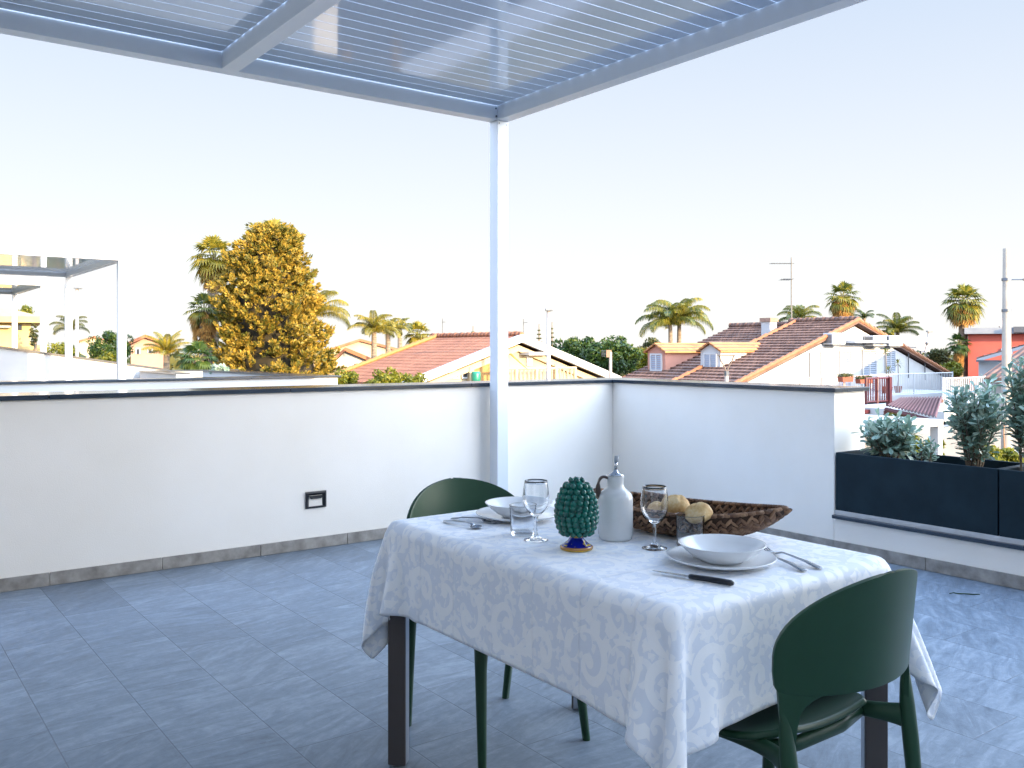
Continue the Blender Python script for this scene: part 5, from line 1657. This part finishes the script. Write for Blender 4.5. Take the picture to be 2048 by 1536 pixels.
# yellow house at the left edge with a hipped overhanging roof
def yellow_house():
    d = 52.; s_ = d/F_PX; c = at(10, Y0, d); th_ = math.atan((10-1024)/F_PX); sv = s_; s_ *= math.cos(th_)
    r = thing('yellow_house', 'yellow house with broad overhanging roof at the left edge', 'house', (c.x, c.y, GZ), -YAW-th_)
    X = lambda p: (p-10)*s_
    Z = lambda p: EYE+(Y0-p)*sv-GZ
    M_Y = mat('yellow_render', (.36,.26,.11), (.42,.31,.14), 1, .9)
    MB().box(X(-120), X(62), 0, 8, 0, Z(646)).build('wall', M_Y, r)
    e = MB(); zt, ze = Z(608), Z(633)
    e.add([(X(-130), -.9, ze), (X(86), -.9, ze), (X(86), 9, ze), (X(-130), 9, ze), (X(-60), 3.5, zt), (X(0), 3.5, zt),
           (X(-130), -.9, ze-.35), (X(86), -.9, ze-.35), (X(86), 9, ze-.35), (X(-130), 9, ze-.35)],
          [(0, 1, 5, 4), (1, 2, 5), (2, 3, 4, 5), (3, 0, 4), (6, 7, 1, 0), (7, 8, 2, 1), (8, 9, 3, 2), (9, 6, 0, 3), (9, 8, 7, 6)])
    e.build('roof', mat('ochre_roof', (.34,.24,.10), (.40,.29,.13), 2, .85), r)
    w = MB().box(X(36), X(44), -.05, -.004, Z(660), Z(649)).build('window', M_GLASSW, r)
    MB().box(X(-5), X(21), -.6, -.01, Z(655), Z(652)).build('awning', M_METALW, r)
    MB().box(X(62)+.01, X(85), .5, 3, 0, Z(690)).build('porch', M_Y, r)
yellow_house()

# coral house on the right
def coral_house():
    d = 42.0; s_ = d/F_PX; c = at(1936, Y0, d)
    th_ = math.atan((1936-1024)/F_PX); s_ *= math.cos(th_)
    r = thing('coral_house', 'coral red flat-roofed house with grey fascia at the right edge', 'house', (c.x, c.y, GZ), -YAW-th_)
    X = lambda p: (p-1936)*s_
    Z = lambda p: EYE+(Y0-p)*d/F_PX-GZ
    MB().box(0, X(2400), 0, 7, 0, Z(668)-.01).build('wall', mat('coral_render', (.40,.085,.062), (.46,.105,.075), 1.2, .85, .08, 40), r)
    MB().box(X(1929), X(2410), -.4, 7.2, Z(668), Z(656)).build('fascia', mat('grey_fascia', (.20,.21,.23), (.25,.26,.27), 2, .8), r)
    MB().box(X(2024), X(2410), -.7, -.41, Z(666), Z(656)+.03).build('fascia', mat('dark_fascia', (.07,.075,.085), None, rough=.7), r)
    MB().box(X(2001), X(2024), -.05, -.004, Z(708), Z(697)).build('shutter', M_SHUT, r)
    return c, d
cc_, cd_ = coral_house()
t_ = thing('air_conditioner', 'white air conditioner on the coral wall at the right edge', 'air conditioner', at(2034, 691, cd_-.05), -YAW)
s_ = cd_/F_PX
MB().box(0, 30*s_, -.4, -.005, 0, 18*s_).build('casing', M_METALW, t_, bevel=.015)
MB().tube([(10*s_, -.398, 9*s_), (10*s_, -.412, 9*s_)], 7*s_, 24).build('fan_opening', mat('louvre_dark', (.05,.05,.055)), t_)
m = MB()
for q in (.35, .7, 1): m.tube([(10*s_+7*s_*q*math.cos(t), -.42, 9*s_+7*s_*q*math.sin(t)) for t in LS(0, 2*math.pi, 19)], .012, 5, cap=False)
m.build('fan_grille', M_GALV, t_)
# low annex with a tiled roof in front of the coral house
def annex():
    d = 37.0; s_ = d/F_PX; c = at(1957, Y0, d)
    th_ = math.atan((1957-1024)/F_PX); s_ *= math.cos(th_)
    r = thing('annex', 'low white annex with small tiled roof in front of the coral house', 'annex', (c.x, c.y, GZ), -YAW-th_)
    X = lambda p: (p-1957)*s_
    Z = lambda p: EYE+(Y0-p)*d/F_PX-GZ
    MB().box(0, X(2150), 0, 3.0, 0, Z(722)-.03).build('wall', M_WHITEW, r)
    course_roof(MB(), X(1953), Z(722), X(2056), Z(692), -.25, 3.2, .3, .05, .08).build('roof', M_ROOF_BROWN, r)
    course_roof(MB(), X(2160), Z(722), X(2056.2), Z(692), -.25, 3.2, .3, .05, .08).build('roof', M_ROOF_BROWN, r)
    MB().prism([(X(1953), Z(724)), (X(2056), Z(694)), (X(2056), Z(688)), (X(1953), Z(718))], 'y', -.33, -.26).build('bargeboard', M_WHITEW, r)
    MB().box(X(1952), X(2160), -.40, -.335, Z(723.5), Z(720)).build('gutter', M_GALV, r)
annex()

# nearer white balcony, red stair and red roof on the right
yb2 = 14.2
a = at_y(1886, 757, yb2); b = at_y(2075, 757, yb2); c_ = at_y(1886, 822, yb2)
railing('balcony_railing', 'white slatted balcony railing behind the tall planter shrub', (a.x, yb2), (b.x+1.5, yb2), a.z, c_.z, M_METALW, .115, posts=(0, .33, .66, 1), thick=.018)
bh = thing('balcony_house', 'white house corner with balcony slab behind the planter shrubs', 'house', (a.x, yb2, GZ))
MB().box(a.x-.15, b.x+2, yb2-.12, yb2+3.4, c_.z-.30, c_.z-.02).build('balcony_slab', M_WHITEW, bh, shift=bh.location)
MB().box(a.x+1.6, b.x+2, yb2+1.2, yb2+3.3, GZ, c_.z-.305).build('wall', mat('dark_grey_render', (.12,.12,.13), (.16,.16,.17), 1, .9), bh, shift=bh.location)  # plain dark grey render

yr = 16.6
a = at_y(1732, 757, yr); b = at_y(1778, 757, yr); c_ = at_y(1778, 806, yr)
rs = railing('stair_gate', 'dark red steel stair gate at the end of the short parapet', (a.x, yr), (b.x, yr), a.z, c_.z, M_RED, .13, posts=(0, .48, 1), thick=.02, rail=.035)
MB().box(b.x-a.x-.07, b.x-a.x+.07, -.07, .07, -1.2, a.z-c_.z+.02).build('column', M_RED, rs)
MB().box(-.8, b.x-a.x+.3, -.1, 1.2, -.28, -.16).build('landing', M_RED, rs)

def red_roof():
    p = [at(1772, 812, 19.5), at(1872, 836, 17.6), at(1884, 796, 20.6), at(1800, 797, 23.0)]
    r = thing('red_metal_roof', 'dark red corrugated metal roof below the white balcony', 'canopy roof', p[0]); s = r.location
    rows = []
    n = 60
    for i in range(n+1):
        q = i/n; e0 = p[0].lerp(p[1], q); e1 = p[3].lerp(p[2], q); dz = .035*(1 if (i//2) % 2 else 0)
        rows.append([tuple(e0+Vector((0, 0, dz))), tuple((e0+e1)/2+Vector((0, 0, dz))), tuple(e1+Vector((0, 0, dz)))])
    MB().grid(rows).build('sheet', M_RED, r, shift=s, solid=.01)
    fr_ = MB().tube([p[0]-Vector((0, 0, .07)), p[1]-Vector((0, 0, .07))], .045, 6); fr_.tube([p[3]-Vector((0, 0, .07)), p[2]-Vector((0, 0, .07))], .045, 6)
    fr_.build('purlin', M_RED, r, shift=s)
    for q in p[:2]:
        MB().tube([q-Vector((0, 0, .1)), Vector((q.x, q.y, GZ))], .05, 8).build('post', M_RED, r, shift=s)
red_roof()
def garden_canopy():
    a, b = at(1800, 838, 13.8), at(1873, 838, 13.2)
    r = thing('garden_canopy', 'white garden canopy with square post behind the first planter', 'canopy', (a.x, a.y, GZ)); s = r.location
    MB().box(a.x-1.2, b.x, b.y-.1, b.y+2.4, b.z-.09, b.z).build('roof', M_METALW, r, shift=s)
    for (x, y) in ((b.x-.06, b.y-.03), (b.x-.06, b.y+2.2), (a.x-1.1, b.y-.03)):
        MB().box(x-.06, x+.06, y-.06, y+.06, GZ, b.z-.095).build('post', M_METALW, r, shift=s)
garden_canopy()
gw = at(1800, 930, 22)
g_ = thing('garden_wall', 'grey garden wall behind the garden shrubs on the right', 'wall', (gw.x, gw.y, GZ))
MB().box(-3, 12, 0, .25, 0, 2.6).build('wall', mat('dark_grey_render', (.40,.40,.42)), g_)

# utility pole
def pole():
    d = 24.0; p = at(2013, Y0, d); top = at(2013, 497, d).z
    r = thing('utility_pole', 'tall pale concrete utility pole behind the right-hand planter', 'utility pole', (p.x, p.y, GZ))
    H = top-GZ; w = 16*d/F_PX/2
    MB().tube([(0, 0, 0), (0, 0, H)], [w*1.45, w*.82], 24).build('shaft', M_CONC, r, smooth=False)
    for py_ in (559, 621):
        z = at(2013, py_, d).z-GZ
        MB().tube([(0, 0, z-.035), (0, 0, z+.035)], w*1.02+.012, 20).build('band', M_BOLT, r)
    bn = MB()
    z = at(2013, 559, d).z-GZ
    bn.tube([(0, 0, z), (.62*CA, -.62*SA, z)], .018, 6)
    bn.build('arm', M_BOLT, r)
    MB().sphere((.50*CA, -.50*SA, z), .055, 10, 8, (1.8, 1.2, .8)).build('insulator', mat('brown_insulator', (.25,.2,.16), None, rough=.3), r, smooth=True)
    wr = MB()
    a0 = Vector((.6*CA, -.6*SA, z))
    for end, sag in ((Vector((14, -9, 0)), .5), (Vector((6, -14, -1)), .6)):
        pts = [a0.lerp(a0+end, q)+Vector((0, 0, -sag*4*q*(1-q))) for q in LS(0, 1, 12)]
        wr.tube([tuple(x) for x in pts], .009, 4)
    wr.build('wire', M_BOLT, r)
    z2 = at(2013, 860, d).z-GZ
    lp = MB(); lp.tube([(-w*1.3, -.02, z2+.5), (-w*2.2, -.05, z2+.2), (-w*2.4, -.05, z2-.1), (-w*1.4, -.02, z2-.5)], .018, 6)
    lp.build('cable_loop', mat('rusty_cable', (.30,.16,.09), None, rough=.7), r)
pole()

# street lamps
def street_lamp(label, px, top, d, head_px, group='street lamps with flat heads'):
    p = at(px, Y0, d); H = at(px, top, d).z-GZ; s_ = d/F_PX
    r = thing('street_lamp', label, 'street lamp', (p.x, p.y, GZ), -YAW, group)
    MB().tube([(0, 0, 0), (0, 0, H)], [.085, .055], 12).build('post', mat('pale_post', (.30,.27,.25), None, rough=.6), r, smooth=True)
    MB().box(-.1, head_px*s_, -.12, .12, H, H+.08).build('head', mat('grey_lamp_head', (.16,.17,.18), None, rough=.5), r, bevel=.02)
street_lamp('street lamp with flat head seen through the neighbours pergola', 154, 578, 36, 9)
street_lamp('street lamp with flat head right of the white pergola post', 1097, 622, 27, 9)
street_lamp('distant street lamp behind the satellite dish', 1857, 664, 52, 8)
def y_lamp():
    d = 24.0; p = at(1453, Y0, d); s_ = d/F_PX; H = at(1453, 712, d).z-GZ
    r = thing('garden_lamp', 'lamp post with V-shaped bracket in front of the white dormer', 'street lamp', (p.x, p.y, GZ), -YAW)
    MB().tube([(0, 0, 0), (0, 0, H-.42)], .055, 10).build('post', mat('pale_post', (.58,.54,.50)), r)
    m = MB()
    for sx in (-1, 1): m.tube([(0, 0, H-.45), (sx*.05, 0, H-.3), (sx*.15, 0, H-.12), (sx*.19, 0, H)], .018, 6)
    m.build('bracket', mat('bronze_metal', (.12,.09,.07), None, rough=.5), r)
    MB().box(-.21, .21, -.12, .12, H, H+.035).build('head', mat('bronze_metal', (.12,.09,.07)), r)
    MB().tube([(0, 0, H-.52), (0, 0, H-.40)], .07, 10).build('joint', M_BOLT, r)
y_lamp()
def antenna_post():
    d = 30.0; p = at(1221, Y0, d); H = at(1221, 700, d).z-GZ; s_ = d/F_PX
    r = thing('antenna_post', 'pale post with comb-shaped antenna above the parapet corner', 'aerial', (p.x, p.y, GZ), -YAW)
    MB().tube([(0, 0, 0), (0, 0, H-.06)], .05, 10).build('post', mat('pale_post', (.58,.54,.50)), r)
    m = MB().box(-.14, .03, -.04, .04, H-.24, H)
    m.build('panel', mat('tan_panel', (.22,.13,.08), None, rough=.6), r)
    t = MB()
    for k in range(5): t.tube([(-.14, 0, H-.03-.045*k), (-.30, 0, H-.02-.045*k)], .008, 4)
    t.build('prongs', M_GALV, r)
antenna_post()

# ================================================================= NEIGHBOURING TERRACES
coped_wall('parapet_wall', 'bluish white neighbour parapet with dark coping just beyond the long parapet',
    [(-3.2, 5.30, 11.0, 11.3, GZ, .93-CT)], [(-3.2, 5.34, 10.975, 11.33, .93-CT, .93)], m=M_STUCCO_N)
coped_wall('parapet_wall', 'return of the neighbour parapet running away in front of the cypress',
    [(5.0, 5.30, 11.335, 15.6, GZ, .925-CT)], [(4.97, 5.34, 11.335, 15.62, .925-CT, .925)], m=M_STUCCO_N)
coped_wall('parapet_wall', 'short far parapet in front of the low fan palm',
    [(6.2, 6.5, 21.2, 24.3, GZ, .70), (6.51, 8.6, 24.0, 24.3, GZ, .70)], [(6.17, 8.65, 23.95, 24.35, .702, .73), (6.17, 6.53, 21.2, 23.94, .702, .73)], m=M_STUCCO_N)
planter_label = 'small grey green shrub on the neighbour parapet below the cypress'
bushy('shrub', planter_label, 'shrub', 438, 15.2, 726, 20, 752, seed=61, m=LM_GREY, n=420, leaf=.07, clumps=12, zg=.2, tr=.02)
# raked wall between the neighbours' terraces
rw = thing('raked_wall', 'grey white wall with sloping dark coping behind the neighbours pergola posts', 'wall', (2.0, 24.5, 0)); s = rw.location
def rk(px, py): q = at_y(px, py, 24.5); return q
p0, p1 = rk(-60, 684), rk(335, 738)
MB().prism([(p0.x, -.6), (p1.x, -.6), (p1.x, p1.z-.05), (p0.x, p0.z-.05)], 'y', 24.5, 24.8).build('wall', M_STUCCO_N, rw, shift=s)
MB().prism([(p0.x, p0.z-.05), (p1.x+.03, p1.z-.05), (p1.x+.03, p1.z), (p0.x, p0.z)], 'y', 24.47, 24.83).build('coping', M_COPING, rw, shift=s)
nt_ = thing('neighbour_terrace', 'white terrace block of the next houses in the row', 'house', (0, 18, GZ))
MB().box(-9, 5.25, 11.34, 24.46, GZ, -.31).build('lower_storey', M_WHITEW, nt_, shift=nt_.location)
MB().box(-9, 5.24, 11.34, 24.46, -.305, -.02).build('terrace_slab', M_SKIRT, nt_, shift=nt_.location)
MB().box(-9, -.9, 14.5, 33.0, 0, 4.2).build('upper_storey', mat('dim_ochre_render', (.50,.42,.28), (.58,.50,.35), 1, .9), nt_, shift=nt_.location)
pergola('white louvred pergola on the next terrace, the nearer one at the left edge', .2, 4.34, 17.95, 22.95, 2.93, 'white pergolas on the neighbouring terraces', posts=((1,0), (1,1)), pitch=.1167, hb_=.22, beam=.14, ma=M_ALU_N)
pergola('white louvred pergola farther along, partly hidden behind the nearer one at the left edge', .2, 4.44, 26.6, 31.6, 2.95, 'white pergolas on the neighbouring terraces', posts=((1,0), (1,1)), pitch=.25, hb_=.22, beam=.14, ma=M_ALU_N)

# off-frame villa to the right: its roof throws the slanting shade on the white gable
vl = thing('villa', 'white gabled villa standing to the right, outside the photo', 'house', (37, 7, GZ))
MB().prism([(-7.5, 0), (7.5, 0), (7.5, 3.6), (0, 6.1), (-7.5, 3.6)], 'y', 0, 7).build('wall', M_WHITEW, vl)
rf = MB(); rf.prism([(-7.9, 3.5), (0, 6.12), (0, 6.3), (-7.9, 3.68)], 'y', -.3, 7.3)
rf.build('roof', M_ROOF_BROWN, vl)
MB().prism([(.002, 6.12), (7.9, 3.5), (7.9, 3.68), (.002, 6.3)], 'y', -.3, 7.3).build('roof', M_ROOF_BROWN, vl)
SKY_STR, EXPO = .12, 2.7
SKY_STOPS = [(0, (1.0,.985,.97)), (.12, (.92,.945,.975)), (.34, (.66,.765,.93)), (.64, (.58,.76,1.0)), (1, (.5,.7,1.0))]
SKY_GAIN = (8.1, 7.4, 6.9)
SKY_SIDE = (8.2, 9.4, 11.4)
# ================================================================= CAMERA, LIGHT, WORLD
cam = bpy.data.cameras.new('camera'); co = bpy.data.objects.new('camera', cam); COL.objects.link(co)
co.location = (0, 0, EYE); co.rotation_euler = (math.pi/2, 0, -YAW)
cam.sensor_width = 36; cam.lens = F_PX/2048*36
cam.shift_y = -(768-Y0)/2048
cam.clip_start = .05; cam.clip_end = 4000
scene.camera = co

SUN_EL, SUN_AZ = R(11.5), math.atan2(.10, -.995)      # azimuth: x = sin, y = cos
sd = Vector((math.sin(SUN_AZ)*math.cos(SUN_EL), math.cos(SUN_AZ)*math.cos(SUN_EL), math.sin(SUN_EL)))
sun = bpy.data.lights.new('sun', 'SUN'); sun.energy = 2.0; sun.angle = R(.5); sun.color = (1.0, .74, .43)
so = bpy.data.objects.new('sun', sun); COL.objects.link(so)
so.rotation_euler = sd.to_track_quat('Z', 'Y').to_euler(); so.location = sd*50

w = bpy.data.worlds.new('World'); scene.world = w; w.use_nodes = True
nt = w.node_tree; bg = next(x for x in nt.nodes if x.type == 'BACKGROUND')
sky = nt.nodes.new('ShaderNodeTexSky'); sky.sky_type = 'NISHITA'; sky.sun_disc = False
sky.sun_elevation = SUN_EL; sky.sun_rotation = SUN_AZ
sky.altitude = 0; sky.air_density = 1.0; sky.dust_density = .4; sky.ozone_density = 1.0
# hand-shaped sky: milky in view, bluer above, boosted out of view to fill the terrace
def wmath(op, a, b_=None, c=None, clamp=False):
    x = nt.nodes.new('ShaderNodeMath'); x.operation = op; x.use_clamp = clamp
    for i, v in enumerate((a, b_, c)):
        if v is None: continue
        if isinstance(v, (int, float)): x.inputs[i].default_value = v
        else: nt.links.new(v, x.inputs[i])
    return x.outputs[0]
tcw = nt.nodes.new('ShaderNodeTexCoord')
sepw = nt.nodes.new('ShaderNodeSeparateXYZ'); nt.links.new(tcw.outputs['Generated'], sepw.inputs[0])
rampw = nt.nodes.new('ShaderNodeValToRGB'); el = rampw.color_ramp.elements
for p, c in SKY_STOPS[2:]: el.new(.5)
for e_, (p, c) in zip(el, SKY_STOPS): e_.position = p; e_.color = (*c, 1)
nt.links.new(wmath('MAXIMUM', sepw.outputs[2], 0.0), rampw.inputs[0])
vd = nt.nodes.new('ShaderNodeVectorMath'); vd.operation = 'DOT_PRODUCT'
nt.links.new(tcw.outputs['Generated'], vd.inputs[0]); vd.inputs[1].default_value = Vector((.56, -.80, .25)).normalized()
mr = nt.nodes.new('ShaderNodeMapRange'); mr.interpolation_type = 'SMOOTHSTEP'; mr.clamp = True
mr.inputs['From Min'].default_value = .27; mr.inputs['From Max'].default_value = .75
mr.inputs['To Min'].default_value = 0; mr.inputs['To Max'].default_value = 1
nt.links.new(vd.outputs['Value'], mr.inputs['Value'])
vd2 = nt.nodes.new('ShaderNodeVectorMath'); vd2.operation = 'DOT_PRODUCT'
nt.links.new(tcw.outputs['Generated'], vd2.inputs[0]); vd2.inputs[1].default_value = Vector((math.sin(R(34)), math.cos(R(34)), .22)).normalized()
mr2 = nt.nodes.new('ShaderNodeMapRange'); mr2.interpolation_type = 'SMOOTHSTEP'; mr2.clamp = True
mr2.inputs['From Min'].default_value = .85; mr2.inputs['From Max'].default_value = .55
nt.links.new(vd2.outputs['Value'], mr2.inputs['Value'])
def wmix(fac, a, b_, blend='MIX'):
    x = nt.nodes.new('ShaderNodeMix'); x.data_type = 'RGBA'; x.blend_type = blend; x.clamp_factor = False
    for i, v in ((0, fac), (6, a), (7, b_)):
        if isinstance(v, (int, float)): x.inputs[i].default_value = v
        elif isinstance(v, tuple): x.inputs[i].default_value = (*v, 1)
        else: nt.links.new(v, x.inputs[i])
    return x.outputs[2]
mr3 = nt.nodes.new('ShaderNodeMapRange'); mr3.interpolation_type = 'SMOOTHSTEP'; mr3.clamp = True
mr3.inputs['From Min'].default_value = -.35; mr3.inputs['From Max'].default_value = .40; mr3.inputs['To Min'].default_value = .30
nt.links.new(sepw.outputs[0], mr3.inputs['Value'])
gain = wmix(mr.outputs[0], wmix(wmath('MULTIPLY', mr2.outputs[0], mr3.outputs[0]), (1., 1., 1.), SKY_SIDE), SKY_GAIN)
grad = wmix(1.0, rampw.outputs[0], gain, 'MULTIPLY')
k = 2**-EXPO/SKY_STR
grad = wmix(1.0, grad, (k, k, k), 'MULTIPLY')
fin = wmix(1.0, grad, wmix(wmath('MULTIPLY_ADD', mr.outputs[0], .5, .02), (0., 0., 0.), sky.outputs[0]), 'ADD')
nt.links.new(fin, bg.inputs[0]); bg.inputs[1].default_value = SKY_STR

scene.view_settings.view_transform = 'Standard'; scene.view_settings.look = 'None'
scene.view_settings.exposure = EXPO; scene.view_settings.gamma = 1; scene.view_settings.use_curve_mapping = False
scene.render.engine = 'CYCLES'
scene.cycles.max_bounces = 12; scene.cycles.transmission_bounces = 12; scene.cycles.glossy_bounces = 6; scene.cycles.diffuse_bounces = 5; scene.cycles.transparent_max_bounces = 12
scene.cycles.caustics_reflective = False; scene.cycles.caustics_refractive = True; scene.cycles.blur_glossy = .5
scene.cycles.sample_clamp_indirect = 8
scene.cycles.use_denoising = True
